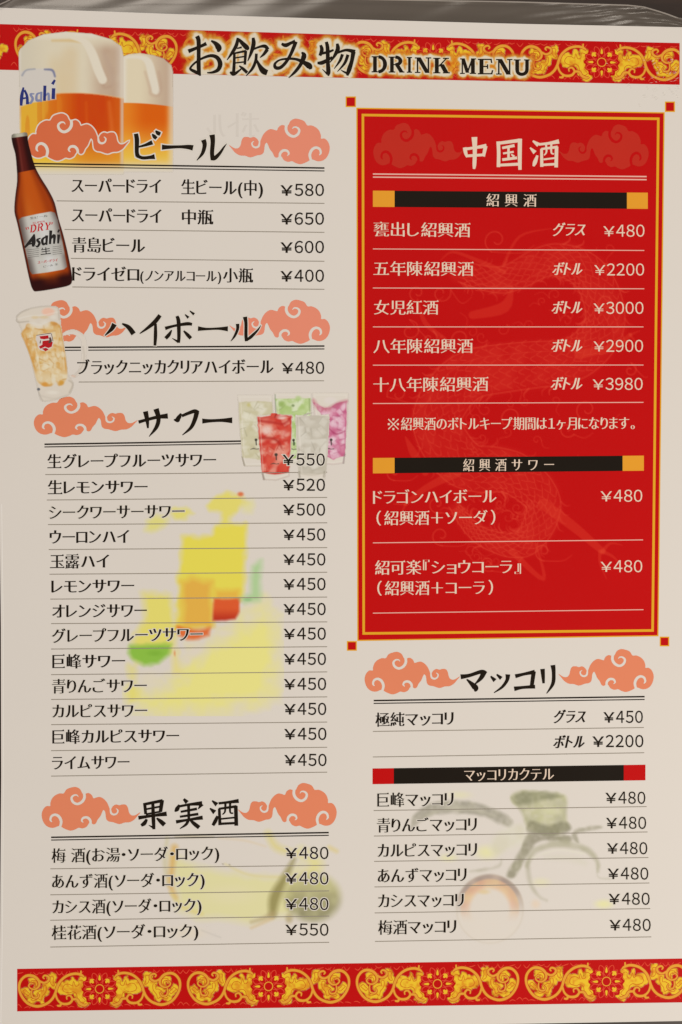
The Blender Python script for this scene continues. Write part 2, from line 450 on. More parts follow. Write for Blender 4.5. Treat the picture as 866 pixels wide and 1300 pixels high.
def motif(sign):
    fl = lambda P: [(sign * p[0], *p[1:]) for p in P]
    vines = [fl([((a - 840) / 7.87, (b - 330) / 7.87, w / 7.87) for a, b, w in s]) for s in VINES]
    leaves = [smooth(fl(T(L)), 4, closed=True) for L in LEAVES]
    return vines, leaves
def orient(L):
    a = sum(L[i][0] * L[(i + 1) % len(L)][1] - L[i][1] * L[(i + 1) % len(L)][0] for i in range(len(L)))
    return np.asarray(L if a > 0 else L[::-1], float)
def banner(name, xs, top, bot, flowers, x_lo, x_hi, label):
    tp = lambda x: np.interp(x, xs, top); bt = lambda x: np.interp(x, xs, bot)
    sh = Sheet(); n = 40; X = np.linspace(x_lo, x_hi, n + 1)
    for a, b in zip(X[:-1], X[1:]): sh.quad((a, tp(a)), (b, tp(b)), (b, bt(b)), (a, bt(a)))
    base = sh.build(name, M_BRED, menu, 1); base['label'] = label
    def mp(P, fx):
        P = np.asarray(P, float); x = np.clip(fx + P[:, 0], x_lo + .3, x_hi - .3); v = P[:, 1] / 27.0
        y = (tp(x) + bt(x)) / 2 + v * (bt(x) - tp(x)) / 2
        return np.stack([x, y], 1)
    vs, ls, dim, red = Sheet(), Sheet(), Sheet(), Sheet()
    for fx in flowers:
        for sg in (-1, 1):
            vines, leaves = motif(sg)
            if fx + sg * 60 > x_hi + 45 or fx + sg * 60 < x_lo - 45: continue
            vs.loops([orient(mp(q, fx)) for s in vines for q in brush(s, 0, 4)])
            dim.loops([orient(mp(q, fx)) for s in vines[:1] for q in brush([(p[0] + sg * .9, p[1] + 1.2, .9) for p in s[1:]], 0, 4)])
        # flower
        if fx > x_hi + 10: continue
        pet = []; fs = Sheet(); lines = []
        for k in range(8):
            a = k * math.pi / 4; c, s_ = math.cos(a), math.sin(a); R = lambda u, v: (u * c - v * s_, u * s_ + v * c)
            pet.append(orient(mp([R(11.6, -1.6), R(15.2, -1.2), R(18.2, 0), R(15.2, 1.2), R(11.6, 1.6), R(10.4, 0)], fx)))
            if k % 2: pet.append(orient(mp([R(13.8, -3.8), R(16.4, -1.6), R(16.4, 1.6), R(13.8, 3.8), R(12.4, 0)], fx)))
            lines += [orient(mp(q, fx)) for q in brush([R(6.8, -1.2) + (.8,), R(10, -3.6) + (1.1,), R(14.5, -2.9) + (1.0,), R(20, 0) + (.7,), R(14.5, 2.9) + (1.0,), R(10, 3.6) + (1.1,), R(6.8, 1.2) + (.8,)], 0, 3)]
            b = a + math.pi / 8; c2, s2 = math.cos(b), math.sin(b); R2 = lambda u, v: (u * c2 - v * s2, u * s2 + v * c2)
            lines += [orient(mp(q, fx)) for q in brush([R2(13, -2.6) + (.6,), R2(18, -3.0) + (1.0,), R2(21.5, 0) + (.9,), R2(18, 3.0) + (1.0,), R2(13, 2.6) + (.6,)], 0, 3)]
        ring = [(5.4 * math.cos(t), 5.4 * math.sin(t), 1.2) for t in np.linspace(0, 2 * math.pi, 17)]
        fs.loops([orient(mp([(22 * math.cos(t) * (1 + .06 * math.cos(16 * t)), 22 * math.sin(t) * (1 + .06 * math.cos(16 * t))) for t in np.linspace(0, 2 * math.pi, 64)[:-1]], fx))], mi=1)
        fs.loops(lines, mi=2, h=LAYER * .6); fs.loops(pet, mi=0, h=LAYER * 1.1); fs.loops([orient(mp(q, fx)) for q in brush(ring, 0, 2)], mi=3, h=LAYER * 1.1)
        fs.build('flower_ornament', [M_GOLD2, M_BRED, M_DRED, M_VINE], base, 2.3)
        for k in range(22):
            for yy in (-1, 1):
                u = -107 + 214 * (k + RNG.uniform(.2, .8)) / 22
                if abs(u) < 22: continue
                q = [(u - 4, yy * 22 + RNG.uniform(-2, 2), .6), (u, yy * 19.5 + RNG.uniform(-2, 2), 1.2), (u + 4, yy * 22.5, .6)]
                dim.loops([orient(mp(p, fx)) for p in brush(q, 0, 3)])
    f0 = flowers[0]; per = flowers[1] - flowers[0]; p = Pic(x_lo + .5, min(top) , x_hi - .5, max(bot), 1.0)
    x_in = (p.Y > tp(p.X) + 1) & (p.Y < bt(p.X) - 1)
    U = -np.abs((p.X - f0 + per / 2) % per - per / 2); Vv = (p.Y - (tp(p.X) + bt(p.X)) / 2) / ((bt(p.X) - tp(p.X)) / 2) * 27
    dd = np.full(p.X.shape, 1e9)
    for L in LEAVES: dd = np.minimum(dd, sdist(smooth(T(L), 3, closed=True), U, Vv))
    nz_ = vnoise(p.X, p.Y, 4.5, 51) * .6 + vnoise(p.X, p.Y, 2.2, 52) * .4
    ga = np.clip(.5 - (dd - 2.6 + 5.0 * (nz_ - .42)) / 1.7, 0, 1)
    p.over(ga * x_in, mixc((218, 172, 42), (206, 134, 34), ss(.35, .75, nz_))); p.emit('gold_leaf_field', base, 2.0)
    dim.build('faint_scrollwork', M_DRED, base, 1.6)
    vn = Sheet()
    for fx in flowers:
        for sg in (-1, 1):
            if fx + sg * 60 > x_hi + 45 or fx + sg * 60 < x_lo - 45: continue
            for Lf in LEAVES:
                P = np.array([(sg * q[0], q[1]) for q in T(Lf)]); ctr = P.mean(0); P = ctr + (P - ctr) * .80
                P = [(q[0], q[1], .75) for q in np.concatenate([P, P[:1]])]
                vn.loops([orient(mp(q, fx)) for q in brush(P, 0, 3)])
    vn.build('leaf_veins', mat('leaf_vein_ink', (186, 84, 26)), base, 2.25)
    # dark outlines where the vine crosses the leaves come from a red edging under it
    for fx in flowers:
        for sg in (-1, 1):
            if fx + sg * 60 > x_hi + 45 or fx + sg * 60 < x_lo - 45: continue
            vines, _ = motif(sg)
            red.loops([orient(mp(q, fx)) for s in vines[:6] for q in brush([(p[0], p[1], p[2] + 1.3) for p in s], 0, 4)])
    red.build('vine_outline', mat('vine_outline_ink', (176, 62, 24)), base, 2.8)
    vs.build('gold_vine_pattern', M_VINE, base, 3.4)
    return base, tp, bt
BX = [-30, 0, 220, 433, 650, 863]
top_banner, tpf, btf = banner('title_banner', BX, [29.6, 30.5, 37.4, 44, 50, 54.6], [87.9, 88.6, 93.8, 98.8, 103.3, 107.6], [122, 336, 550, 764], -9, 863,
                              'upper red and gold scroll banner carrying the black title')
bot_banner, _, _ = banner('scroll_banner', [22, 433, 866, 890], [1230, 1223.2, 1216.8, 1216.5], [1284, 1278.4, 1272.6, 1272.2], [126.5, 341, 555.5, 770, 984], 21.8, 884,
                          'lower red and gold scroll banner without lettering')

# ------------------------------------------------------------------ headings drawn with the brush
T1 = xf([
    [(66,218,38),(130,192,30),(200,162,30),(232,146,36)], [(145,78,40),(160,120,40),(161,250,36),(162,380,38),(175,442,16)],
    [(175,432,20),(135,408,32),(92,386,26),(86,368,20),(125,325,20),(190,284,22),(270,258,30),(330,275,38),(358,330,44),(340,385,36),(290,410,24),(238,414,12)],
    [(275,120,16),(318,148,40),(345,188,56),(338,224,18)],
    [(522,94,26),(505,165,34),(465,235,28),(420,298,8)], [(530,108,24),(560,142,38),(602,184,46),(614,206,20)],
    [(512,192,12),(556,180,20)], [(488,228,24),(486,330,28),(480,425,32)], [(488,236,18),(595,214,22)], [(592,212,28),(584,340,24)],
    [(496,278,14),(586,264,15)], [(496,324,14),(586,314,15)], [(450,405,20),(480,428,30),(535,392,18),(562,366,8)], [(532,350,12),(568,378,28),(606,414,30)],
    [(660,92,26),(664,150,40),(642,230,30),(610,308,8)], [(650,204,18),(720,176,22),(770,172,34),(798,202,28)], [(790,200,36),(758,244,26),(722,276,8)],
    [(690,238,26),(682,310,28),(650,380,26),(596,442,8)], [(686,282,12),(716,345,34),(752,396,56),(790,414,50)]], 230, 35, 7.217) + xf([
    [(126,112,22),(165,126,38),(215,104,28),(252,92,40)], [(258,92,34),(236,150,34),(205,220,30),(160,290,30),(112,332,32),(72,330,34),(66,296,24),(108,262,18),(180,250,22),(260,254,26),(330,284,38),(380,316,56),(395,346,24)],
    [(310,190,14),(332,222,46),(302,300,34),(250,370,28),(192,424,8)],
    [(484,124,24),(496,168,36),(478,222,28)], [(484,204,24),(560,186,24),(604,168,18)], [(536,94,28),(548,150,36),(551,280,36),(556,370,40),(556,408,12)],
    [(548,392,20),(500,345,5)], [(455,288,22),(505,284,38),(592,234,20)],
    [(636,110,24),(642,160,40),(612,222,28),(570,284,8)], [(640,194,22),(720,170,26),(800,188,42)], [(785,184,42),(770,270,36),(745,350,42),(728,404,22)],
    [(738,388,26),(692,366,14),(668,350,5)], [(685,208,30),(660,270,24),(608,342,6)], [(735,212,30),(705,290,26),(638,368,6)]], 340, 40, 7.217)
H_BEER = xf([
    [(78,60,34),(86,110,36),(85,200,32),(92,236,36)], [(84,232,28),(130,250,26),(190,246,28),(226,240,42)], [(98,164,14),(150,150,22),(208,128,36)],
    [(206,62,10),(222,82,30),(240,98,26)], [(232,36,10),(250,54,32),(270,64,28)], [(282,166,42),(330,166,30),(420,163,24),(490,165,36),(527,172,44)],
    [(608,108,40),(618,150,34),(600,215,26),(556,270,6)], [(676,68,44),(682,120,36),(676,210,34),(682,268,34)], [(672,262,16),(698,252,32),(738,212,24),(770,165,14),(792,138,3)]], 160, 160, 6.186)
H_HIGH = xf([
    [(100,84,26),(85,110,20),(52,142,5)], [(138,82,8),(170,100,22),(196,134,26)], [(328,40,20),(300,75,22),(260,108,14),(226,132,5)], [(305,82,14),(305,140,18),(302,192,14)],
    [(353,106,18),(400,93,13),(462,83,18),(488,86,14)], [(412,44,16),(420,70,20),(422,140,18),(420,178,16)], [(420,174,14),(388,155,3)], [(386,114,6),(372,138,18),(355,156,18)],
    [(446,118,8),(465,138,18),(482,156,18)], [(452,36,5),(470,53,15)], [(476,18,5),(498,36,15)], [(517,107,24),(560,109,13),(620,107,13),(667,108,26)],
    [(715,83,18),(715,110,15),(700,145,12),(681,170,3)], [(752,48,22),(757,80,17),(757,140,17),(760,170,17)], [(754,168,8),(780,150,16),(815,115,10),(832,90,2)]], 120, 390, 3.936)
H_SOUR = xf([
    [(68,160,26),(130,142,24),(220,120,28),(298,112,42)], [(122,76,40),(135,140,32),(142,208,14)], [(205,56,44),(225,130,34),(208,200,30),(150,274,5)],
    [(402,92,14),(386,122,34),(360,152,26)], [(345,140,10),(375,148,28),(386,128,20)], [(408,112,22),(460,90,26),(510,74,30),(538,88,30)], [(526,80,38),(510,140,34),(478,205,26),(412,262,6)],
    [(568,152,40),(630,150,26),(720,146,26),(804,146,46)]], 165, 510, 6.186)
H_FRUIT = xf([
    [(108,84,24),(116,165,22)], [(100,94,20),(240,66,24)], [(236,62,30),(224,148,26)], [(112,130,14),(230,108,15)], [(116,166,14),(226,146,14)],
    [(62,192,28),(170,176,20),(270,162,34)], [(168,78,22),(172,200,28),(176,276,22)], [(176,266,20),(138,246,4)], [(124,202,18),(106,232,30),(82,248,20)], [(196,194,12),(225,218,30),(254,244,34)],
    [(394,54,18),(420,80,32)], [(362,96,14),(346,128,32),(328,146,8)], [(362,108,18),(440,94,20),(530,86,34)], [(528,90,32),(500,128,6)], [(372,148,16),(492,126,20)], [(366,184,16),(502,164,20)],
    [(338,222,26),(430,206,18),(534,190,30)], [(430,98,22),(432,205,20)], [(430,205,22),(412,240,20),(366,272,6)], [(440,206,14),(470,234,28),(508,264,30)],
    [(602,66,10),(638,96,34)], [(586,122,10),(622,152,36)], [(642,178,16),(628,212,28),(608,248,22)], [(650,86,18),(720,78,20),(798,68,30)], [(655,124,20),(660,246,24)], [(652,126,16),(782,108,20)],
    [(776,104,28),(780,250,28)], [(658,236,18),(778,230,18)], [(700,82,18),(697,145,14),(678,168,8)], [(735,80,18),(735,150,14),(758,158,10)], [(668,200,13),(768,190,13)]], 165, 1005, 5.773)
H_CHIN = xf([
    [(86,128,26),(94,168,26),(104,200,14)], [(78,142,22),(160,130,20),(246,116,30)], [(240,118,28),(224,194,22)], [(104,190,20),(226,182,20)], [(158,52,42),(161,150,30),(158,250,28),(155,286,16)],
    [(332,84,26),(336,170,26),(334,272,26)], [(328,98,22),(495,76,26)], [(492,64,30),(490,180,30),(492,292,24)], [(336,258,20),(490,250,22)],
    [(362,132,18),(452,114,22)], [(368,172,14),(446,160,15)], [(362,218,20),(470,204,20)], [(408,124,18),(408,212,18)], [(428,178,10),(450,196,18)],
    [(586,80,12),(628,110,34)], [(566,130,10),(602,166,32)], [(620,186,16),(602,236,30),(590,266,14)], [(628,106,18),(700,98,20),(778,84,32)], [(650,138,20),(652,270,24)], [(648,140,16),(768,124,20)],
    [(760,122,26),(757,274,26)], [(652,256,18),(756,250,18)], [(682,102,16),(686,160,13),(668,186,8)], [(722,98,16),(722,165,13),(742,176,9)], [(664,216,13),(752,205,13)]], 575, 165, 5.773)
H_MAK = xf([
    [(86,140,36),(150,130,26),(240,102,28),(274,116,26)], [(258,104,40),(234,150,30),(186,198,6)], [(130,158,10),(165,190,30),(195,222,44),(192,248,12)],
    [(306,136,12),(338,168,32)], [(350,122,12),(384,152,30)], [(432,122,36),(426,165,26),(390,215,20),(330,257,6)], [(486,136,30),(550,120,22),(630,104,32)], [(622,100,32),(606,214,28)],
    [(478,228,34),(540,218,22),(632,212,28)], [(686,82,34),(690,130,28),(694,188,18)], [(762,54,36),(768,110,28),(762,190,26),(716,262,6)]], 570, 835, 5.773)

# serif capitals in a unit box
def rect(x0, y0, x1, y1): return [(x0, y0), (x1, y0), (x1, y1), (x0, y1)]
def para(x0, x1, w, y0=0, y1=1): return [(x0, y0), (x0 + w, y0), (x1 + w, y1), (x1, y1)]
def arc(cx, cy, rx, ry, a0, a1, w0, w1, n=10):
    return [(cx + rx * math.cos(t), cy + ry * math.sin(t), w0 + (w1 - w0) * math.sin(math.pi * k / n)) for k, t in enumerate(np.linspace(a0, a1, n + 1))]
SERIF = {
    'D': ([rect(.1, 0, .32, 1), rect(0, 0, .5, .06), rect(0, .94, .5, 1)], [arc(.46, .5, .42, .46, -math.pi / 2, math.pi / 2, .07, .24)]),
    'R': ([rect(.1, 0, .32, 1), rect(0, 0, .48, .06), rect(0, .94, .42, 1), rect(.3, .47, .5, .53), para(.42, .74, .26, .5, 1), rect(.72, .94, 1.04, 1)], [arc(.46, .27, .32, .24, -math.pi / 2, math.pi / 2, .07, .24)]),
    'I': ([rect(.36, 0, .64, 1), rect(.2, 0, .8, .06), rect(.2, .94, .8, 1)], []),
    'N': ([rect(.12, 0, .19, 1), rect(.8, 0, .87, 1), para(.1, .64, .25), rect(0, .94, .32, 1), rect(0, 0, .3, .06), rect(.68, 0, 1, .06)], []),
    'K': ([rect(.1, 0, .32, 1), rect(0, 0, .42, .06), rect(0, .94, .42, 1), para(.76, .3, .08, .04, .56), para(.38, .68, .27, .42, 1), rect(.6, .94, 1.02, 1), rect(.6, 0, .96, .06)], []),
    'M': ([rect(.1, 0, .16, 1), rect(.7, 0, .92, 1), para(.08, .36, .2, 0, .92), para(.74, .42, .08, 0, .92), rect(0, .94, .28, 1), rect(.62, .94, 1, 1), rect(0, 0, .24, .06), rect(.72, 0, 1, .06)], []),
    'E': ([rect(.1, 0, .33, 1), rect(0, 0, .86, .07), rect(0, .93, .9, 1), rect(.3, .46, .62, .53), para(.78, .83, .06, 0, .26), para(.88, .82, .07, .74, 1), rect(.57, .36, .63, .64)], []),
    'U': ([rect(0, 0, .42, .06), rect(.66, 0, 1, .06), rect(.1, 0, .32, .68)], [[(.21, .6, .22), (.25, .84, .2), (.45, .96, .1), (.68, .92, .08), (.82, .75, .07), (.84, .4, .07), (.84, .03, .07)]]),
    'Y': ([para(.08, .4, .24, 0, .55), para(.84, .58, .08, 0, .55), rect(.4, .5, .63, 1), rect(0, 0, .4, .06), rect(.68, 0, 1, .06), rect(.28, .94, .75, 1)], []),
}
def caps(word, boxes):
    """boxes: x0, x1, ytop, ybottom for every letter"""
    out = []
    for ch, (x0, x1, y0, y1) in zip(word, boxes):
        rs, st = SERIF[ch]
        f = lambda P: np.array([(x0 + p[0] * (x1 - x0), y0 + p[1] * (y1 - y0)) for p in P])
        out += [orient(f(r)) for r in rs]
        for s in st: out += [orient(f(q)) for q in brush(s, 0, 3)]
    return out
def cb(a): return [(465 + x0 / 3.936, 465 + x1 / 3.936, 60 + y0 / 3.936, 60 + y1 / 3.936) for x0, x1, y0, y1 in a]
ENG = caps('DRINKMENU', cb([(28, 103, 45, 125), (113, 187, 47, 126), (196, 236, 49, 127), (244, 324, 51, 128), (336, 416, 53, 130), (470, 548, 56, 133), (559, 638, 58, 135), (650, 730, 59, 136), (738, 816, 61, 138)]))

ENG_B = [offset([L], .3, .15)[0] for L in ENG]
def title():
    # paper-white glow round the title, running through yellow into the red
    p = Pic(216, 34, 700, 106, 0.9); d = np.full(p.X.shape, 1e9)
    pts = np.concatenate([smooth(s, 4) for s in T1]); 
    for q in pts: d = np.minimum(d, np.hypot(p.X - q[0], p.Y - q[1]) - q[2] / 2)
    for L in ENG:
        for u, v in zip(L, np.roll(L, -1, 0)):
            for t in np.linspace(0, 1, max(2, int(np.linalg.norm(v - u) / 1.2)) + 1)[:-1]:
                q = u + (v - u) * t; d = np.minimum(d, np.hypot(p.X - q[0], p.Y - q[1]))
    d = d + 3.4 * (vnoise(p.X, p.Y, 7, 4) - .5) + 2.4 * (vnoise(p.X, p.Y, 3, 6) - .5)
    far = (p.X > 455)
    k = np.where(far, 1.35, 1.0)
    white = 1 - ss(1.8, 5.6, d * k); yel = 1 - ss(4.0, 13.5, d * k)
    inside = (p.Y > tpf(p.X) + .3) & (p.Y < btf(p.X) - .2)
    rgb = mixc((204, 70, 26), (216, 150, 52), ss(10.5, 4.5, d * k)); rgb = mixc(rgb, (209, 192, 168), white)
    p.over(yel * (.62 + .36 * white) * inside, rgb)
    p.emit('title_glow', top_banner, 4.2)
    sh = Sheet(); sh.loops(brushes(T1)); o = sh.build('title_lettering', M_INK, top_banner, 6)
    sh = Sheet(); sh.loops(ENG_B); sh.build('english_lettering', M_INK, top_banner, 6)
title()

# ------------------------------------------------------------------ clouds
CL = [(802,238),(762,262),(732,262),(714,240),(706,205),(690,182),(660,180),(640,186),(615,180),(590,194),(572,222),(562,200),(546,165),(520,136),(490,122),(460,128),(442,132),(430,108),(405,92),(378,98),
      (360,96),(352,84),(338,60),(305,45),(265,52),(235,66),(215,95),(185,95),(150,110),(125,136),(113,170),(112,192),(85,192),(60,215),(47,255),(54,300),(75,336),(105,355),(140,358),(172,346),(190,346),(215,362),(265,380),(305,370),
      (330,358),(360,363),(390,350),(405,328),(420,316),(440,332),(460,325),(475,295),(495,270),(510,235),(520,222),(533,240),(540,290),(560,310),(590,315),(640,330),(680,318),(720,315),(755,295),(778,268)]
CUTS = [[(368,78,20),(374,125,22),(354,160,22),(318,176,20),(286,160,20),(275,130,18),(292,110,14),(316,108,10),(328,122,4)],
        [(186,356,18),(196,312,22),(180,274,22),(150,258,20),(122,270,18),(114,298,16),(126,314,6)],
        [(420,335,18),(418,302,20),(396,280,20),(366,282,18),(353,303,14),(366,318,5)],
        [(572,215,12),(578,246,16),(600,257,15),(622,247,13),(629,225,11),(614,210,5)]]
def cloud(parent, x0, x1, y0, y1, flip, m, layer, halo=False):
    def mp(P): 
        P = np.asarray(P, float); u = (P[:, 0] - 47) / 755; v = (P[:, 1] - 45) / 335
        if flip: u = 1 - u
        return np.stack([x0 + u * (x1 - x0), y0 + v * (y1 - y0)], 1)
    out = orient(mp(smooth(CL, 3, closed=True))); cuts = [orient(mp(q)) for c in CUTS for q in brush(c, 0, 5)]
    sh = Sheet()
    if halo:
        P = smooth(CL, 3, closed=True)[::-1]; sh.loops([orient(mp(offset([P], -9, -9)[0] if halo == 2 else offset([P], 9, 9)[0]))], mi=1, h=-LAYER * .5)
    sh.loops([out], cuts)
    return sh.build('cloud_ornament', [m, M_HALO], parent, layer)

# ------------------------------------------------------------------ the sections of the menu
TXT, PRI = 5, 6
NAME = dict(style='serif', bold=0.015)
def section(label):
    o = empty('menu_section', menu); o['label'] = label; return o
def heading(parent, strokes, m, halo=0.0, layer=TXT):
    sh = Sheet()
    if halo: sh.loops(brushes(strokes, halo), mi=1, h=-LAYER * .5)
    sh.loops(brushes(strokes)); return sh.build('heading', [m, M_HALO], parent, layer)
def double_rule(parent, a, b, gap, m=None, w=(1.9, 1.3), cut=None, layer=4):
    sh = Sheet()
    for k, ww in enumerate(w):
        spans = [(0, 1)] if not cut else [(0, cut[0]), (cut[1], 1)]
        for s, t in spans:
            p = (a[0] + (b[0] - a[0]) * s, a[1] + (b[1] - a[1]) * s + gap * k); q = (a[0] + (b[0] - a[0]) * t, a[1] + (b[1] - a[1]) * t + gap * k); sh.line(p, q, ww)
    return sh.build('double_rule', m or M_INK, parent, layer)
def row_rule(parent, a, b, m=None, w=1.0, layer=4):
    sh = Sheet(); sh.line(a, b, w); return sh.build('row_rule', m or M_RULE, parent, layer)
PK = dict(style='gothic', bold=0.009, tight=1.0, gap=0.105)
WIDE = str.maketrans('0123456789', '０１２３４５６７８９')
def price(parent, t, x0, x1, yc, m=None, halo=0.0, em=20.5, sl=0.0):
    return print_line('price', parent, m or M_INK, PRI, (t.translate(WIDE), x0, x1, yc - sl, yc + sl, em, PK if m is None else dict(PK, bold=0.0)), halo=halo)
def item(parent, m, *runs, halo=0.0, name='item_name'):
    return print_line(name, parent, m, TXT, *[(r[0], r[1], r[2], r[3], r[4], r[5], r[6] if len(r) > 6 else NAME) for r in runs], halo=halo)

# beer
s = section('beer section with four items under a heading over the beer mugs')
heading(s, H_BEER, M_INK, halo=1.5, layer=5.6); double_rule(s, (42, 207.6), (412, 213.3), 3.7, layer=5)
cloud(s, 35, 164, 144, 204, False, mat('cloud_over_beer_ink', (200, 98, 62)), 5, halo=1); cloud(s, 290.6, 418.7, 150.6, 208.4, True, M_CLOUD, 4)
item(s, M_INK, ('スーパードライ', 90.5, 205, 235.5, 236.5, 22.5), ('生ビール(中)', 230, 334, 237.5, 239, 23))
item(s, M_INK, ('スーパードライ', 91, 205.5, 273, 274.5, 22.5), ('中瓶', 231, 271, 275.5, 276, 22))
item(s, M_INK, ('青島ビール', 91.5, 184.5, 311, 312, 22.5))
item(s, M_INK, ('ドライゼロ', 91.5, 177, 347.5, 348.5, 22.5), ('(ノンアルコール)', 178, 281, 350, 350.6, 18), ('小瓶', 283, 321.5, 349.5, 350, 21.5))
for t, y in (('￥580', 241.2), ('￥650', 277.7), ('￥600', 313.7), ('￥400', 350.2)): price(s, t, 356, 411.5, y)
for a, b in (((72, 255), (412, 258.2)), ((82, 291.3), (412, 295)), ((90, 328), (412, 331.7)), ((92, 364.3), (412, 367.3))): row_rule(s, a, b)

# highball
s = section('highball section with a single item')
heading(s, H_HIGH, M_INK, halo=1.0); double_rule(s, (82.5, 441), (412, 439.3), 3.7, cut=(0.062, 0.09))
cloud(s, 35, 163, 381, 436.5, False, M_CLOUD2, 2); cloud(s, 291, 419, 380.5, 436.5, True, M_CLOUD, 2)
item(s, M_INK, ('ブラックニッカクリアハイボール', 98, 347.5, 466.5, 465.5, 22.5))
price(s, '￥480', 357.5, 411.8, 467); row_rule(s, (100, 485), (411.5, 483.4))

# sour
s = section('sour section with thirteen items over a faded yellow picture')
heading(s, H_SOUR, M_INK); double_rule(s, (56.5, 564), (306, 560), 3.4)
cloud(s, 43, 175, 503.5, 555, False, M_CLOUD2, 3)
SOUR = [('生グレープフルーツサワー', 60, 274.5, 586, 583.8, '￥550', 583.5, 602.5, 599.5, 57.5), ('生レモンサワー', 60.5, 187.5, 619, 618, '￥520', 615.5, 634.8, 631.5, 59.5),
        ('シークワーサーサワー', 62, 234.5, 650.8, 649, '￥500', 647, 666, 663.7, 61), ('ウーロンハイ', 63, 164.5, 682, 681, '￥450', 678.6, 697.7, 695.2, 62),
        ('玉露ハイ', 63.5, 139, 713, 712.3, '￥450', 710.2, 729, 726.5, 63), ('レモンサワー', 65, 170.5, 744.7, 743.5, '￥450', 741.5, 760.6, 758, 64),
        ('オレンジサワー', 66, 186.5, 776, 775, '￥450', 773.2, 791.7, 789.5, 65), ('グレープフルーツサワー', 65.5, 257.5, 807.5, 805, '￥450', 804.5, 824, 821, 65),
        ('巨峰サワー', 66.5, 159, 840, 839, '￥450', 836.5, 856.5, 853, 65), ('青りんごサワー', 66, 186.5, 871.5, 870.3, '￥450', 868.3, 888, 884.7, 65),
        ('カルピスサワー', 66, 187, 903, 902, '￥450', 900, 920, 916.7, 65), ('巨峰カルピスサワー', 66.5, 227.5, 935.7, 934, '￥450', 931.7, 953, 948.7, 65),
        ('ライムサワー', 66, 164.5, 968.7, 967.3, '￥450', 964.8, 985.3, 980.3, 65)]
for i, (t, x0, x1, yl, yr, p, py, rl, rr, rx) in enumerate(SOUR):
    item(s, M_INK, (t, x0, x1, yl, yr, 21.5), halo=0.9 if i in (2, 7, 9, 10) else 0)
    price(s, p, 358.5 + i * .2, 412.6 + i * .18, py, halo=1.0 if i == 0 else 0, sl=.2); row_rule(s, (rx, rl), (415.5, rr))

# fruit liquor
s = section('fruit liquor section with four items over a faded plum picture')
heading(s, H_FRUIT, M_INK); double_rule(s, (65, 1063), (417.5, 1057), 3.5)
cloud(s, 53, 178.5, 999, 1054.5, False, M_CLOUD2, 4); cloud(s, 302, 427.5, 994, 1052, True, M_CLOUD2, 4)
FRUIT = [('梅 酒(お湯・ソーダ・ロック)', 65.5, 278.5, 1086.5, 1083.2, '￥480', 1082.8, 1103, 1098.5), ('あんず酒(ソーダ・ロック)', 66, 260, 1119.2, 1116.8, '￥480', 1115, 1136, 1131),
         ('カシス酒(ソーダ・ロック)', 66, 256, 1151.6, 1149.4, '￥480', 1147.6, 1168.3, 1163), ('桂花酒(ソーダ・ロック)', 65.5, 252, 1184.3, 1181.8, '￥550', 1180.2, 1202.3, 1196.3)]
for t, x0, x1, yl, yr, p, py, rl, rr in FRUIT:
    item(s, M_INK, (t, x0, x1, yl, yr, 21.5, dict(style='serif', bold=.014, tight=.82)), halo=.8); price(s, p, 362, 417.2, py, halo=1.0, sl=.3); row_rule(s, (64, rl), (418, rr))

# red panel
pan = Sheet(); pan.quad((453, 137.2), (843.6, 143), (835.6, 807.5), (454.2, 813.5), 24)
panel = pan.build('liquor_panel', M_RED, menu, 1); panel['label'] = 'red panel with gold border listing the chinese liquors'
sh = Sheet()
def frame(a, b, c, d, w):
    for p, q in ((a, b), (d, c)): sh.line((p[0] - w / 2, p[1]), (q[0] + w / 2, q[1]), w)
    for p, q in ((a, d), (b, c)): sh.line((p[0], p[1] + w / 2), (q[0], q[1] - w / 2), w, ny=24)
frame((453.2, 137.4), (843.2, 143.2), (835.4, 807.1), (454.4, 813.1), 1.5); frame((460.8, 146), (835.8, 150.8), (828.6, 800.4), (461.8, 804.2), 3.2)
sh.build('gold_border', M_GOLD, panel, 2)
for (x0, y0, x1, y1) in ((438.8, 122.4, 452, 136), (844.2, 128.8, 857, 142.2), (440.4, 813.8, 453.2, 826.2), (837.6, 808.2, 849.8, 820.6)):
    q = Sheet(); q.quad((x0, y0), (x1, y0), (x1, y1), (x0, y1), mi=0); q.quad((x0 + 1.4, y0 + 1.4), (x1 - 1.4, y0 + 1.4), (x1 - 1.4, y1 - 1.4), (x0 + 1.4, y1 - 1.4), mi=1, h=LAYER * .5)
    q.build('corner_square', [M_GOLD, M_RED], panel, 1.5)
heading(panel, H_CHIN, M_CREAM); double_rule(panel, (473.5, 220.9), (821, 224.2), 3.9, M_PINK, (1.7, 1.6))
cloud(panel, 474, 590, 156, 213.5, False, M_GHOST, 3); cloud(panel, 709, 823.5, 158, 215, True, M_GHOST, 3)
def band(parent, x, yl, yr, ends, me_, text):
    sh = Sheet(); f = lambda xx, k: yl[k] + (yr[k] - yl[k]) * (xx - x[0]) / (x[1] - x[0])
    for a, b, mi in ((x[0], ends[0], 1), (ends[0], ends[1], 0), (ends[1], x[1], 1)): sh.quad((a, f(a, 0)), (b, f(b, 0)), (b, f(b, 1)), (a, f(a, 1)), mi=mi)
    o = sh.build('black_band', [M_BLACKBAND, me_], parent, 4)
    item(parent, M_CREAM, text, name='band_lettering'); return o
SP = dict(style='serif', bold=.0, tight=0.0)
band(panel, (473.5, 822.5), (242, 262.6), (244.6, 265.2), (501, 796), M_ORANGE, ('紹 興 酒', 617.5, 681.5, 254, 254.6, 19, SP))
band(panel, (473.5, 817.5), (581.4, 601), (578.4, 597.6), (501, 790.5), M_ORANGE, ('紹 興 酒 サ ワ ー', 588, 703.5, 590.6, 589.8, 18.5, SP))
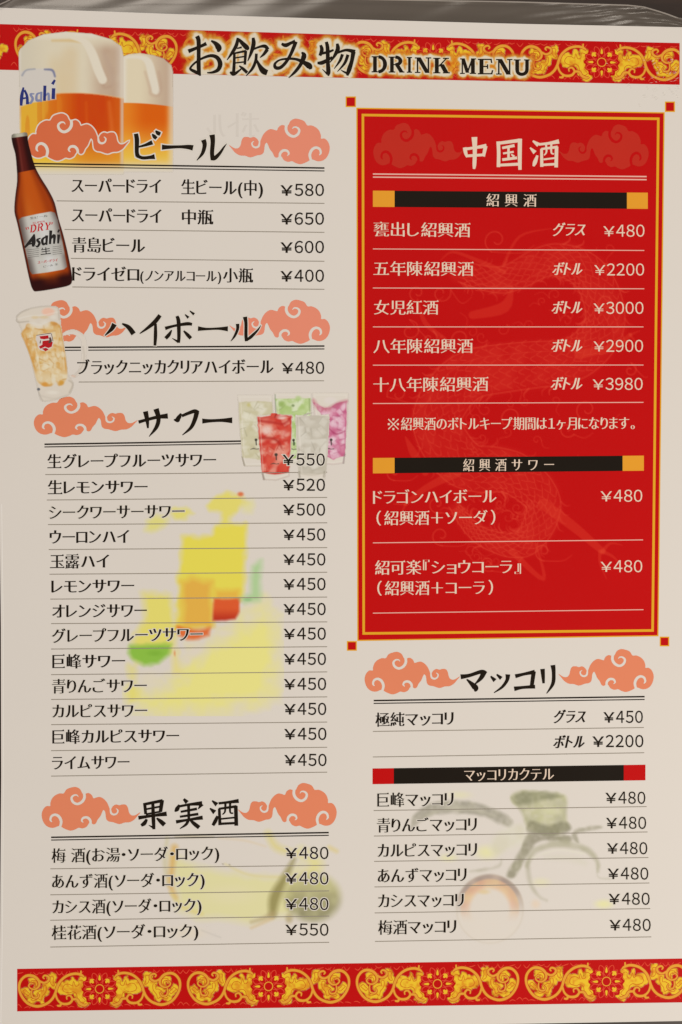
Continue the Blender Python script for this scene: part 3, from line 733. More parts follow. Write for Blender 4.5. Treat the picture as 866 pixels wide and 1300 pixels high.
RK = dict(style='serif', bold=.001, tight=.6); KB = dict(style='serif', bold=.034, tight=1.0, shear=.22); KK = dict(style='serif', bold=.018, tight=1.0, shear=.22)
RED = [('甕出し紹興酒', 474, 597.5, 291, 292.3, 'グラス', 702, 744, 291.5, '￥480', 766, 818.3, 293, 316, 318), ('五年陳紹興酒', 474, 601.5, 341, 341.5, 'ボトル', 702, 740, 341.3, '￥2200', 754.5, 817.8, 342.3, 365.6, 366.6),
       ('女児紅酒', 474.5, 557, 390.5, 390.5, 'ボトル', 701, 740, 390.3, '￥3000', 753.5, 817, 391, 415, 415), ('八年陳紹興酒', 474, 600.8, 439.6, 439.3, 'ボトル', 700.5, 740, 438.8, '￥2900', 753.5, 816.5, 439.2, 463.6, 463.4),
       ('十八年陳紹興酒', 474, 620.3, 488.6, 487.6, 'ボトル', 700, 740, 487, '￥3980', 752.5, 816, 487.5, 512.3, 510.8)]
for t, x0, x1, yl, yr, k, k0, k1, ky, p, p0, p1, py, rl, rr in RED:
    item(panel, M_CREAM, (t, x0, x1, yl, yr, 21.5, RK)); item(panel, M_CREAM, (k, k0, k1, ky, ky, 20, KK), name='size_name')
    price(panel, p, p0, p1, py, M_CREAM); row_rule(panel, (473.5, rl), (818 - (rl > 400), rr), M_PINK, 1.1)
sh = Sheet(); out, _ = typeset('紹興酒のボトルキープ期間は１ヶ月になります。', 509, 806, 538.2, 537.2, 19, bold=.004, tight=.85); sh.loops(out)
sh.loops(brushes([[(493, 532, 1.3), (506, 545, 1.3)], [(506, 532, 1.3), (493, 545, 1.3)], [(499.5, 531, 2.4), (499.5, 533.6, 2.4)], [(499.5, 543.4, 2.4), (499.5, 546, 2.4)], [(492.4, 538.5, 2.6), (495, 538.5, 2.6)], [(504, 538.5, 2.6), (506.6, 538.5, 2.6)]]))
sh.build('bottle_note', M_CREAM, panel, TXT)
item(panel, M_CREAM, ('ドラゴンハイボール', 473.5, 630.5, 631.3, 630, 21.5, dict(style='serif', bold=.002))); item(panel, M_CREAM, ('（紹興酒＋ソーダ）', 478, 629, 658, 656.8, 21.5, RK), name='item_note')
item(panel, M_CREAM, ('紹可楽『ショウコーラ』', 476, 661.5, 720.8, 719.3, 21.5, dict(style='serif', bold=.004, tight=.8))); item(panel, M_CREAM, ('（紹興酒＋コーラ）', 479, 626, 747, 745.8, 21.5, RK), name='item_note')
price(panel, '￥480', 762.5, 815.5, 629.5, M_CREAM); price(panel, '￥480', 762.5, 815.5, 719, M_CREAM)
row_rule(panel, (473.5, 689.2), (816.5, 685.4), M_PINK, 1.1); row_rule(panel, (473.5, 778.4), (817, 774), M_PINK, 1.1)

# makgeolli
s = section('rice wine section with a black band and six cocktails over a faded fruit picture')
heading(s, H_MAK, M_INK); double_rule(s, (474.5, 889.4), (818.5, 884.4), 3.6)
cloud(s, 463, 584, 827.5, 881.5, False, M_CLOUD2, 4); cloud(s, 709, 830, 824, 878.5, True, M_CLOUD2, 4)
item(s, M_INK, ('極純マッコリ', 476.5, 576, 914, 911.8, 21)); item(s, M_INK, ('グラス', 703, 744.5, 910, 909.6, 20, KB), name='size_name'); price(s, '￥450', 766, 816.3, 910.2)
row_rule(s, (473.5, 928.6), (817.5, 923.6)); item(s, M_INK, ('ボトル', 703, 743, 942, 941.6, 20, KB), name='size_name'); price(s, '￥2200', 752, 817, 941); row_rule(s, (473.5, 961), (818, 955.6))
band(s, (473, 819.5), (975.6, 995.6), (970.8, 990.6), (500, 792), M_RED, ('マッコリカクテル', 589.5, 703.5, 984.2, 982.6, 19, dict(style='serif', bold=0, tight=.6)))
MAK = [('巨峰マッコリ', 479, 576, 1015.8, 1014.4, 768.5, 819.5, 1012.8, 1029, 1024), ('青りんごマッコリ', 478.5, 605.5, 1048, 1046.4, 769.3, 820.5, 1044.6, 1061.4, 1056.2), ('カルピスマッコリ', 479, 605.8, 1080, 1078.3, 770.3, 822, 1076.8, 1093.6, 1088.7),
       ('あんずマッコリ', 479.5, 592.5, 1112, 1110.2, 771.3, 823.3, 1109, 1126, 1121), ('カシスマッコリ', 479.5, 589, 1144, 1142.4, 772.5, 825, 1141, 1159, 1153.5), ('梅酒マッコリ', 480, 579.5, 1177.8, 1176, 773.5, 826.3, 1174.2, 1195.2, 1189.4)]
for t, x0, x1, yl, yr, p0, p1, py, rl, rr in MAK:
    item(s, M_INK, (t, x0, x1, yl, yr, 21.5), halo=.8); price(s, '￥480', p0, p1, py, halo=.6, sl=.3); row_rule(s, (474.5 + (rl - 1029) / 100, rl), (821 + (rl - 1029) / 28, rr))

# ------------------------------------------------------------------ printed pictures
def mugs():
    root = empty('beer_mug_picture', menu); root['label'] = 'printed picture of two foaming beer mugs'
    p = Pic(18, 34, 226, 228, 0.8); X, Y = p.X, p.Y; K = 3.608
    z = lambda L: [(a / K, b / K) for a, b in L]
    # back mug
    back = z([(560,262),(590,248),(640,243),(700,252),(750,268),(785,300),(792,330),(790,840),(560,840)])
    bm = np.clip(.5 - sdist(back, X, Y) / 1.6, 0, 1) * (1 - ss(196, 224, Y))
    t = (X - 156) / 63
    foam = mixc((208, 190, 160), (182, 154, 130), ss(.3, .95, t)); foam = mixc(foam, (212, 199, 182), ss(.12, 0, t))
    beer = mixc((214, 120, 34), (203, 88, 18), ss(0, .5, t)); beer = mixc(beer, (212, 128, 52), ss(.8, 1, t)); beer = mixc(beer, (223, 178, 70), ss(150, 205, Y) * .95); beer = mixc(beer, (214, 196, 148), ss(203, 220, Y))
    isb = ss(-.8, .8, Y - (130.5 + 5 * t ** 2)); p.over(bm, mixc(foam, beer, isb)); p.over(bm * ss(.86, 1.0, t) * .7, (206, 190, 172))
    p.line(xf([[(575,262,14),(640,262,16),(680,285,34),(700,360,38),(714,415,36)]], 0, 0, K)[0], (210, 196, 176), 2.5); p.line(xf([[(665,330,8),(686,400,10),(690,430,10),(716,440,8)]], 0, 0, K)[0], (182, 150, 126), 4, .55); p.line(xf([[(728,330,10),(738,400,14),(728,436,10)]], 0, 0, K)[0], (176, 144, 122), 4, .5)
    idb = np.where((isb > .5), 2, 1)
    # front mug
    front = z([(86,240),(92,225),(130,185),(200,157),(300,145),(420,154),(510,180),(555,212),(566,260),(566,840),(92,840),(90,420)])
    fm = np.clip(.5 - sdist(front, X, Y) / 1.6, 0, 1) * (1 - ss(200, 226, Y)); t = (X - 24.5) / 132
    foam = mixc((196, 182, 160), (206, 190, 164), ss(.0, .35, t)); foam = mixc(foam, (203, 180, 146), ss(.35, .5, t) * ss(.62, .5, t) * ss(50, 70, Y)); foam = mixc(foam, (178, 148, 124), ss(.6, .85, t) * ss(48, 66, Y)); foam = mixc(foam, (196, 176, 158), ss(.9, 1, t)); foam = mixc(foam, (200, 172, 130), ss(.22, .36, t) * ss(.52, .4, t) * ss(60, 84, Y) * .5)
    foam = mixc(foam, (211, 198, 180), ss(54, 44, Y + 12 * (t - .4) ** 2)); foam = mixc(foam, (200, 184, 158), (vnoise(X, Y, 9, 2)) * .25)
    beer = mixc((212, 158, 50), (206, 112, 30), ss(.15, .36, t)); beer = mixc(beer, (190, 62, 14), ss(.34, .6, t)); beer = mixc(beer, (196, 84, 22), ss(.8, .97, t))
    beer = mixc(beer, (190, 70, 14), ss(.34, .5, vnoise(X, Y * .15, 5, 7)) * .25); beer = mixc(beer, (222, 176, 52), ss(158, 206, Y) * (.95 - .35 * ss(.3, .7, t))); beer = mixc(beer, (216, 196, 130), ss(203, 222, Y))
    edge = 118 + 7 * ((X - 92) / 64) ** 2; isf = ss(-.9, .9, Y - edge)
    p.over(fm, mixc(foam, beer, isf)); p.over(fm * ss(.955, .99, t) * .75, (203, 186, 166)); p.over(fm * ss(.03, 0, t) * .8, (206, 192, 178))
    p.line(xf([[(240,186,8),(330,186,12),(390,196,8)]], 0, 0, K)[0], (200, 166, 112), 3.5, .8)
    p.line(xf([[(452,300,10),(470,370,14),(480,400,10),(508,395,8)]], 0, 0, K)[0], (168, 134, 112), 5, .5); p.line(xf([[(480,250,12),(512,330,22),(515,385,16)]], 0, 0, K)[0], (176, 148, 128), 6, .6)
    p.line(xf([[(330,172,14),(385,190,30),(420,240,40),(450,320,42),(470,365,40)]], 0, 0, K)[0], (210, 195, 174), 2.5)
    p.line(xf([[(500,470,10),(512,600,14),(512,720,8)]], 0, 0, K)[0], (222, 132, 62), 6, .4); p.line(xf([[(395,470,6),(400,640,8)]], 0, 0, K)[0], (214, 104, 44), 5, .35); p.over(fm * (np.abs(Y - edge) < 1.2) * .35, (214, 176, 128))
    idm = np.where(fm > .5, np.where(isf > .5, 2, 1), np.where(bm > .02, idb, np.where(fm > .02, np.where(isf > .5, 2, 1), 0)))
    # silver badge
    bad = z([(92,330),(130,316),(235,312),(255,335),(258,455),(150,470),(96,488)])
    p.poly(bad, (196, 184, 174), 2.0, .9); p.line(xf([[(102,345,8),(120,322,7),(160,316,6)]], 0, 0, K)[0], (120, 122, 136), 2, .6); p.line(xf([[(205,318,7),(240,322,10),(252,350,8)]], 0, 0, K)[0], (96, 98, 128), 2, .8)
    low = p.Y > 110; p.rgb[low] = mixc(PAPER, p.rgb, p.a)[low]; p.a[low & (p.a > .012)] = 1; p.a[(p.Y > 218) & (np.abs(p.rgb - np.array(PAPER)).sum(-1) < 5)] = 0
    p.emit('foam', root, 4.2, idm == 1); p.emit('beer', root, 4.2, idm == 2)
    sh = Sheet(); L = [[(108,400,8),(100,440,16),(97,484,12)],[(112,412,10),(124,440,12),(126,478,14)],[(100,452,8),(122,448,8)],[(158,430,5),(140,432,10),(150,452,12),(140,472,10),(132,468,4)],[(188,425,6),(170,432,10),(168,458,12),(184,460,10)],[(190,420,10),(188,466,10)],[(208,440,6),(222,428,10),(224,460,12)],[(206,392,14),(204,462,13)],[(246,404,16),(244,454,16)],[(252,366,10),(240,386,14)]]
    sh.loops(brushes(xf(L[:3], 0, 0, K)), mi=0); sh.loops(brushes(xf(L[7:], 0, 0, K)), mi=0); sh.loops(brushes(xf(L[3:7], 0, 0, K)), mi=1)
    sh.build('badge_lettering', [mat('blue_ink', (42, 48, 104)), mat('pale_blue_ink', (122, 124, 150))], root, 4.6)
mugs()

def bottle():
    root = empty('beer_bottle_picture', menu); root['label'] = 'printed picture of a tilted brown beer bottle with a silver label'
    K = 5.417; z = lambda L: [(a / K, 150 + b / K) for a, b in L]
    out = smooth(z([(82,116),(130,106),(184,100),(192,150),(205,210),(240,330),(282,412),(332,492),(376,582),(402,690),(432,790),(462,910),(490,1050),(496,1115),(478,1148),(400,1168),(262,1190),(226,1178),(200,1095),(160,905),(120,725),(100,640),(106,535),(119,430),(115,330),(106,245),(88,182)]), 3, closed=True)
    p = Pic(12, 166, 96, 374, 0.55); X, Y = p.X, p.Y
    d = sdist(out, X, Y); m = np.clip(.5 - d / .9, 0, 1)
    ax = np.array([(132, 110), (150, 200), (175, 350), (215, 520), (262, 700), (300, 880), (345, 1080), (360, 1170)], float); ay = 150 + ax[:, 1] / K; axx = ax[:, 0] / K
    cx = np.interp(Y, ay, axx); hw = np.interp(Y, ay, np.array([50, 48, 62, 118, 148, 150, 146, 140]) / K); u = (X - cx) / hw
    body = mixc((186, 84, 24), (150, 56, 16), ss(.1, .75, np.abs(u))); body = mixc(body, (202, 116, 42), ss(.45, 0, np.abs(u + .28)) * .5 * ss(230, 285, Y)); body = mixc(body, (54, 18, 14), ss(-1.9, -.3, d)); body = mixc(body, (60, 20, 16), ss(-5.5, -1, d) * .7)
    body = mixc(body, (46, 16, 12), ss(354, 366, Y + .15 * X)); body = mixc(body, (168, 66, 18), ss(.6, .1, np.abs(u)) * ss(366, 350, Y) * .4)
    neck = mixc((84, 28, 24), (40, 14, 14), ss(.0, .9, np.abs(u + .1))); neck = mixc(neck, (120, 52, 42), ss(.25, 0, np.abs(u + .35)) * .5)
    yl = 150 + (375 - .2 * (X * K - 125)) / K; isn = ss(.5, -.5, Y - yl); c = mixc(body, neck, isn)
    ycap = 150 + (136 - .14 * (X * K - 85)) / K; c = mixc(c, mixc((176, 168, 148), (120, 112, 98), ss(.2, 1, np.abs(u))), ss(.5, -.5, Y - ycap))
    p.over(m, c)
    lab = z([(128,700),(150,682),(250,660),(350,642),(378,650),(398,700),(430,850),(462,1022),(440,1040),(330,1060),(222,1074),(206,1050),(165,860)])
    lc = mixc((186, 178, 168), (96, 82, 76), ss(.5, .98, np.abs(u - .05))); lc = mixc(lc, (200, 194, 188), ss(.4, 0, np.abs(u - .15)) * .8); lc = mixc(lc, (168, 160, 150), ss(150 + 860 / K, 150 + 900 / K, Y + .1 * X) * ss(150 + 1000 / K, 150 + 960 / K, Y + .1 * X) * .6)
    lm = np.clip(.5 - sdist(lab, X, Y) / .9, 0, 1); lm = lm * m
    body_rgb, body_a = p.rgb.copy(), p.a.copy()
    p.over(lm, lc)
    idn = np.where(lm > .5, 3, np.where(Y < ycap, 1, np.where(Y < yl, 2, 4)))
    for nm, k in (('cap', 1), ('neck_foil', 2), ('glass', 4), ('label', 3)): o = p.emit(nm, root, 6.5, idn == k)
    # lettering on the label, running up to the right
    sl = -0.14
    def R(sx, sy, seq, ox, oy): return [[(ox + x * sx, oy + y * sy + sl * x * sx, w * sx) for x, y, w in q] for q in seq]
    asahi = [[(170,890,10),(205,850,16),(238,798,8)],[(236,798,8),(232,850,22),(228,884,12)],[(182,872,8),(232,858,8)],[(280,825,5),(256,838,12),(272,858,14),(258,884,10),(244,876,4)],[(318,812,5),(292,836,14),(298,868,12),(318,856,8)],[(322,806,16),(320,872,10)],
             [(350,772,16),(344,866,12)],[(350,830,8),(374,806,16),(372,864,10)],[(404,800,16),(400,862,10)],[(408,766,10),(398,786,8)]]
    sh = Sheet(); sh.loops(brushes(xf([[(x, y, w * 1.3) for x, y, w in q] for q in asahi], 0, 150, K)))
    sei = [[(288,905,5),(342,897,6)],[(286,920,5),(344,912,6)],[(280,938,6),(350,930,6)],[(315,888,6),(318,934,7)],[(294,892,5),(286,908,5)]]
    sh.loops(brushes(xf(sei, 0, 150, K)))
    for k in range(5):
        yy = 905 + 13 * k
        for a, b in ((182 + 3 * k, 268), (362, 420 + 2 * k)): sh.loops(brushes(xf([[(a, yy - .12 * (a - 200), 2), (b, yy - .12 * (b - 200), 2)]], 0, 150, K)))
    sh.loops(typeset('生ビール', 205 / K, 330 / K, 150 + 690 / K, 150 + 670 / K, 3.6, tight=.6)[0])
    sh.loops(typeset('ビール 生', 300 / K, 400 / K, 150 + 1022 / K, 150 + 1004 / K, 3.2, tight=.6)[0])
    sh.build('black_lettering', mat('label_black', (40, 36, 34)), root, 7.2)
    sh = Sheet(); lets = []
    for ch, (x0, x1, y0, y1) in zip('DRY', ((205, 248, 732, 784), (254, 296, 724, 776), (300, 344, 716, 768))):
        for L in caps(ch, [(x0, x1, y0, y1)]): lets.append(np.array([((x + (784 - y) * .12) / K, 150 + (y + sl * (x - (x0 + x1) / 2)) / K) for x, y in L]))
    sh.loops([orient(L) for L in lets])
    sh.loops(brushes(xf([[(178,752,8),(186,768,4)],[(192,748,8),(198,764,4)],[(346,720,8),(342,736,4)],[(360,716,8),(356,732,4)]], 0, 150, K)))
    sh.loops(typeset('SUPER', 225 / K, 312 / K, 150 + 722 / K, 150 + 708 / K, 3.2, style='gothic', tight=1)[0]); sh.loops(typeset('スーパードライ', 258 / K, 398 / K, 150 + 994 / K, 150 + 974 / K, 4.6, bold=.03)[0])
    sh.build('red_lettering', mat('label_red', (178, 34, 38)), root, 7.2)
bottle()

def ice(p, mask, n, light, dark, seed, size):
    """tumbled ice: tilted pale blocks with one dark side each"""
    r = np.random.default_rng(seed); ys, xs = np.nonzero(mask > .8)
    for _ in range(n):
        k = r.integers(0, len(ys)); x, y = p.X[ys[k], xs[k]], p.Y[ys[k], xs[k]]; a = r.uniform(0, 1.57); w, h = size * r.uniform(.6, 1.2), size * r.uniform(.5, 1.1)
        c, s_ = math.cos(a), math.sin(a); Q = [(x + u * c - v * s_, y + u * s_ + v * c) for u, v in ((-w, -h), (w, -h * .8), (w * .9, h), (-w * 1.1, h * .9))]
        p.over(mask * r.uniform(.25, .62) * np.clip(.5 - sdist(Q, p.X, p.Y) / 1.8, 0, 1), light)
        p.over(mask * r.uniform(.3, .7) * np.clip(.5 - (np.hypot(p.X - x, p.Y - y) - size * .2) / (size * .5), 0, 1), tuple(np.array(light) * .6 + np.array((218, 206, 194)) * .4))
        e = r.integers(0, 4); p.over(mask * r.uniform(.25, .6) * np.clip(.5 - ldist([Q[e] + (.7,), Q[(e + 1) % 4] + (1.6,)], p.X, p.Y) / 1.4, 0, 1), dark)
def highball():
    root = empty('highball_picture', menu); root['label'] = 'printed picture of a tilted iced highball mug with a red crest'
    K = 7.217; z = lambda L: [(10 + a / K, 375 + b / K) for a, b in L]; zz = lambda L: xf([L], 10, 375, K)[0]
    p = Pic(17, 386, 116, 516, 0.7); X, Y = p.X, p.Y
    glass = smooth(z([(78,200),(110,160),(180,125),(300,100),(420,100),(470,130),(490,300),(510,420),(535,560),(550,720),(600,800),(580,890),(520,930),(420,960),(310,968),(285,900),(255,780),(200,540),(150,380),(110,280)]), 3, closed=True)
    d = sdist(glass, X, Y); g = np.clip(.5 - d / 1.4, 0, 1)
    p.over(g * .93, mixc((206, 190, 172), (203, 188, 172), vnoise(X, Y, 6, 1)))
    p.over(g * ss(-2.6, -.6, d) * .16, (150, 138, 124))
    p.spot(10 + 370 / K, 375 + 150 / K, 10.5, 6.5, (222, 172, 148), .95, .5)                                # cloud seen through the rim
    p.line(zz([(80,215,8),(92,245,10),(190,238,7)]), (150, 136, 120), 2, .6); p.line(zz([(80,200,6),(120,160,6),(190,130,5)]), (168, 154, 138), 2, .6); p.line(zz([(462,140,8),(470,220,10)]), (166, 150, 134), 2.5, .5)
    liq = smooth(z([(122,350),(160,300),(190,262),(300,280),(400,240),(462,262),(488,300),(505,420),(528,560),(545,700),(530,780),(470,830),(440,790),(400,830),(330,830),(265,780),(235,660),(190,520),(150,420)]), 3, closed=True)
    n1 = vnoise(X, Y, 7, 11); n2 = vnoise(X, Y, 3.5, 12); c = mixc((208, 172, 118), (198, 146, 74), n1); c = mixc(c, (212, 188, 150), ss(.5, .8, n2) * .6); dl = sdist(liq, X, Y); c = mixc(c, (192, 132, 58), ss(-4, -1, dl) * .6); c = mixc(c, (212, 193, 160), ss(465, 478, Y) * ss(492, 480, Y) * .7)
    lq = np.clip(.5 - dl / 2.2, 0, 1); p.over(lq * .95, c)
    for x, y, rx, ry, col, op in ((285, 285, 10, 5, (212, 198, 180), .9), (250, 200, 7, 3.4, (204, 176, 132), .6), (330, 200, 9, 3, (203, 172, 124), .5), (185, 290, 4, 6, (188, 138, 82), .6), (430, 265, 5, 3.4, (188, 128, 66), .7), (175, 420, 3, 8, (200, 138, 72), .6),
                                  (400, 640, 10, 6, (211, 192, 158), .7), (300, 600, 7, 6, (196, 146, 62), .5), (340, 815, 6, 4, (202, 136, 58), .85), (490, 800, 5, 5, (196, 138, 54), .85), (420, 780, 4, 8, (212, 196, 170), .9), (480, 480, 3, 12, (206, 160, 92), .6), (240, 560, 4, 10, (200, 140, 64), .5)):
        p.spot(10 + x / K, 375 + y / K, rx, ry, col, op, .7)
    p.spot(10 + 282 / K, 375 + 860 / K, 2.8, 2.4, (84, 84, 90), .9, .6); p.line(zz([(275,870,8),(300,930,8),(320,965,6)]), (160, 148, 136), 2, .6); p.line(zz([(560,780,8),(596,815,10),(565,890,10)]), (156, 142, 126), 2.5, .6); p.line(zz([(290,915,8),(420,945,8),(540,915,8)]), (182, 168, 152), 3, .5); p.spot(10 + 410 / K, 375 + 890 / K, 12, 4, (213, 200, 184), .8, .8)
    ice(p, lq, 26, (216, 200, 170), (178, 122, 56), 5, 4.5)
    for x, y, r_ in ((345, 260, 9), (420, 200, 6), (235, 265, 7)): p.spot(10 + x / K, 375 + y / K, r_, r_ * .7, (211, 199, 184), .7, .8)
    for L in ([(215,330,5),(262,520,6),(300,720,5)], [(470,300,4),(500,480,5),(520,680,4)]): p.line(zz(L), (220, 206, 184), 2, .6)
    p.line(zz([(82,196,4),(150,140,4),(300,104,4),(430,102,4),(468,130,4)]), (170, 158, 144), 1.5, .55); p.line(zz([(96,215,5),(190,190,5),(330,180,5),(460,150,4)]), (216, 206, 194), 2, .7)
    p.solid(); idm = np.where(lq > .5, 2, 1)
    p.emit('glass', root, 3, idm == 1); p.emit('iced_drink', root, 3, idm == 2)
    # handle, pale against the cloud
    h = Pic(80, 415, 116, 486, .7)
    h.line(zz([(505,360,20),(560,338,40),(620,340,44),(680,380,46),(700,450,46),(698,560,44),(670,680,38),(610,740,28),(560,740,20)]), (206, 191, 176), 2, .95)
    h.line(zz([(520,430,6),(600,425,6),(645,405,5)]), (200, 176, 158), 2, .5); h.line(zz([(690,470,7),(700,560,7),(680,650,7),(620,735,8)]), (164, 150, 136), 2.5, .5); h.line(zz([(590,735,8),(612,742,8)]), (196, 140, 112), 3, .6); h.line(zz([(560,330,6),(630,325,6),(690,370,6)]), (186, 168, 150), 2, .4)
    h.solid(.4); h.emit('handle', root, 2.6)
    sh = Sheet(); cr = z([(262,365),(395,345),(405,355),(418,430),(405,475),(345,512),(285,492),(270,440)])
    sh.loops([orient(smooth(cr, 2, closed=True))], mi=0); sh.loops([orient(z([(290,375),(370,366),(376,395),(335,402),(300,398)])), orient(z([(318,418),(380,410),(412,430),(402,470),(372,482),(340,470),(300,490),(285,470),(316,452)])), orient(z([(312,488),(350,480),(375,496),(345,512)]))], mi=1, h=LAYER * .5)
    sh.loops(brushes(xf([[(385,385,16),(392,420,22),(372,432,12)],[(262,366,5),(330,356,5),(396,346,6)],[(400,350,5),(414,420,6)],[(300,412,6),(296,440,10)]], 10, 375, K)), mi=2, h=LAYER * .8)
    sh.build('crest', [mat('crest_silver', (200, 184, 172)), mat('crest_red', (168, 30, 34)), mat('crest_dark', (84, 62, 56))], root, 4)
highball()

def sours():
    root = empty('sour_glasses_picture', menu); root['label'] = 'printed picture of five iced sour glasses, the front left one red'
    K = 5.4125; z = lambda L: [(290 + a / K, 490 + b / K) for a, b in L]; zz = lambda L: xf([L], 290, 490, K)[0]
    def glass(name, poly, liq, ca, cb_, cl, layer, seed, rimc, extra):
        xs = [a for a, b in poly]; ys = [b for a, b in poly]
        p = Pic(290 + min(xs) / K - 2, 490 + min(ys) / K - 2, 290 + max(xs) / K + 2, 490 + max(ys) / K + 2, .7); X, Y = p.X, p.Y
        d = sdist(z(poly), X, Y); ytop = p.ys[0]; g = np.clip(.5 - d / 1.6, 0, 1); p.over(g, (206, 192, 177)); p.over(g * ss(-1.9, -.3, d) * .28 * ss(ytop + 2, ytop + 16, Y), rimc); p.over(g * np.clip(1 - np.abs(d + 2.6) / 1.0, 0, 1) * .5, (216, 205, 192))
        dl = sdist(z(liq), X, Y) + 1.2 * (vnoise(X, Y, 4, seed + 5) - .5); n1 = vnoise(X, Y, 5.5, seed); n2 = vnoise(X * .8 + Y * .5, Y, 8, seed + 1)
        c = mixc(ca, cb_, n1); c = mixc(c, cl, ss(.5, .85, n2) * .85); c = mixc(c, cb_, ss(-2.5, -.3, dl) * .6); p.over(np.clip(.5 - dl / 1.6, 0, 1), c)
        lm = np.clip(.5 - dl / 1.6, 0, 1); ice(p, lm, 22, cl, tuple(np.array(cb_) * .86), seed + 40, 5.0); extra(p); p.over(lm * np.clip(1 - np.abs(X - (p.xs[0] + 5.5 + (Y - ytop) * .06)) / 1.1, 0, 1) * .4, (222, 206, 192)); p.solid(); return p.emit(name, root, layer)
    def stamp(p, x, y, k=1.0): p.spot(290 + x / K, 490 + y / K, 2.1 * k, 2.0 * k, (58, 52, 46), .9, .5); p.line(zz([(x, y, 7), (x + 2, y + 34, 8)]), (58, 52, 46), .8, .9); p.line(zz([(x - 38, y + 66, 3), (x - 18, y + 60, 7), (x, y + 64, 4), (x + 18, y + 62, 6)]), (66, 58, 52), .8, .8)
    def e1(p): p.spot(290 + 140 / K, 490 + 130 / K, 4, 4, (186, 172, 110), .8, .9); p.spot(290 + 130 / K, 490 + 210 / K, 9, 7, (212, 202, 180), .8, .8); p.line(zz([(95,490,8),(110,545,10)]), (120, 108, 90), 2, .6); p.line(zz([(85,250,4),(190,248,4)]), (178, 168, 138), 1.5, .5); stamp(p, 190, 370, 1.1)
    glass('pale_sour', [(64,62),(300,62),(315,300),(300,545),(210,550),(110,552),(92,480),(75,250)], [(70,112),(180,104),(300,108),(305,300),(290,500),(200,505),(100,490),(82,300)], (197, 186, 156), (186, 174, 140), (210, 200, 180), 2.0, 21, (160, 148, 122), e1)
    def e2(p): p.spot(290 + 365 / K, 490 + 125 / K, 7, 6.5, (138, 160, 84), .85, .8); p.spot(290 + 480 / K, 490 + 85 / K, 6, 5, (168, 184, 120), .8, .8); p.spot(290 + 445 / K, 490 + 135 / K, 3, 2.6, (104, 116, 74), .7, .8); p.line(zz([(322,60,6),(326,180,6)]), (110, 122, 96), 1.5, .6); p.line(zz([(556,90,8),(560,170,8)]), (128, 140, 92), 2, .6); stamp(p, 448, 372, 1.1); p.spot(290 + 455 / K, 490 + 395 / K, 1.5, 3, (70, 100, 50), .7, .6)
    glass('green_sour', [(316,48),(572,48),(570,300),(545,520),(440,530),(345,500)], [(322,90),(565,84),(560,250),(520,480),(440,500),(370,400)], (186, 196, 142), (160, 178, 108), (206, 206, 176), 2.6, 23, (140, 146, 116), e2)
    def e3(p): p.spot(290 + 700 / K, 490 + 100 / K, 11, 6, (209, 194, 184), .9, .6); p.line(zz([(585,100,20),(620,150,24),(690,160,20)]), (184, 112, 118), 5, .7); p.line(zz([(700,150,16),(760,120,20),(810,105,18)]), (176, 96, 110), 5, .7); p.spot(290 + 735 / K, 490 + 270 / K, 8, 6, (214, 176, 184), .8, .9); p.line(zz([(690,290,8),(740,330,10),(800,310,8)]), (150, 52, 84), 2, .6); p.line(zz([(800,470,10),(790,530,10)]), (130, 112, 108), 2, .6); stamp(p, 706, 370, 1.15); p.spot(290 + 730 / K, 490 + 480 / K, 10, 4, (204, 150, 164), .7, .9)
    glass('pink_sour', [(578,48),(824,48),(820,250),(800,400),(795,530),(720,540),(650,535),(600,300)], [(582,112),(660,150),(700,150),(740,118),(815,104),(812,250),(800,480),(720,505),(670,480),(640,200)], (206, 140, 156), (180, 84, 116), (216, 182, 188), 3.2, 25, (170, 130, 134), e3)
    def e4(p): p.line(zz([(330,190,6),(320,215,8)]), (110, 30, 28), 1.5, .6); p.spot(290 + 265 / K, 490 + 305 / K, 11, 9, (219, 184, 170), .9, .8); p.spot(290 + 365 / K, 490 + 215 / K, 9, 4.5, (220, 192, 180), .9, .8); p.spot(290 + 385 / K, 490 + 330 / K, 8, 8, (216, 146, 130), .7, .9); p.line(zz([(210,240,14),(300,250,16),(380,260,14),(430,215,14)]), (166, 40, 36), 3, .7); p.line(zz([(215,358,14),(300,360,16),(345,385,18),(365,425,10)]), (160, 40, 34), 3, .75); p.line(zz([(205,225,8),(430,205,8)]), (176, 70, 62), 2, .5); p.line(zz([(235,605,10),(245,640,12)]), (130, 110, 98), 2, .7); p.line(zz([(240,590,10),(320,602,12),(410,590,10)]), (186, 44, 36), 2, .8); stamp(p, 328, 472, 1.3)
    glass('red_sour', [(196,205),(300,198),(438,200),(432,400),(418,620),(330,648),(240,645),(215,400)], [(200,215),(290,205),(300,175),(345,195),(434,208),(430,380),(418,590),(320,606),(230,592),(212,380)], (204, 84, 66), (188, 50, 42), (214, 142, 122), 4.0, 27, (150, 110, 100), e4)
    def e5(p): p.line(zz([(520,200,8),(580,180,10)]), (140, 132, 112), 2.5, .6); p.line(zz([(486,590,10),(492,625,10)]), (130, 118, 102), 2, .6); p.line(zz([(660,590,10),(655,625,10)]), (140, 128, 112), 2, .6); p.spot(290 + 560 / K, 490 + 260 / K, 9, 7, (196, 184, 168), .7, .8); p.spot(290 + 620 / K, 490 + 330 / K, 8, 8, (202, 190, 174), .6, .8); p.line(zz([(480,600,5),(570,612,6),(665,598,5)]), (172, 160, 140), 2, .6)
    glass('white_sour', [(462,200),(560,210),(692,195),(690,300),(680,480),(665,640),(570,650),(485,640),(470,400)], [(466,212),(570,205),(690,210),(684,380),(668,600),(575,606),(486,600),(474,400)], (190, 178, 162), (178, 166, 148), (204, 193, 178), 4.6, 29, (160, 150, 134), e5)
sours()

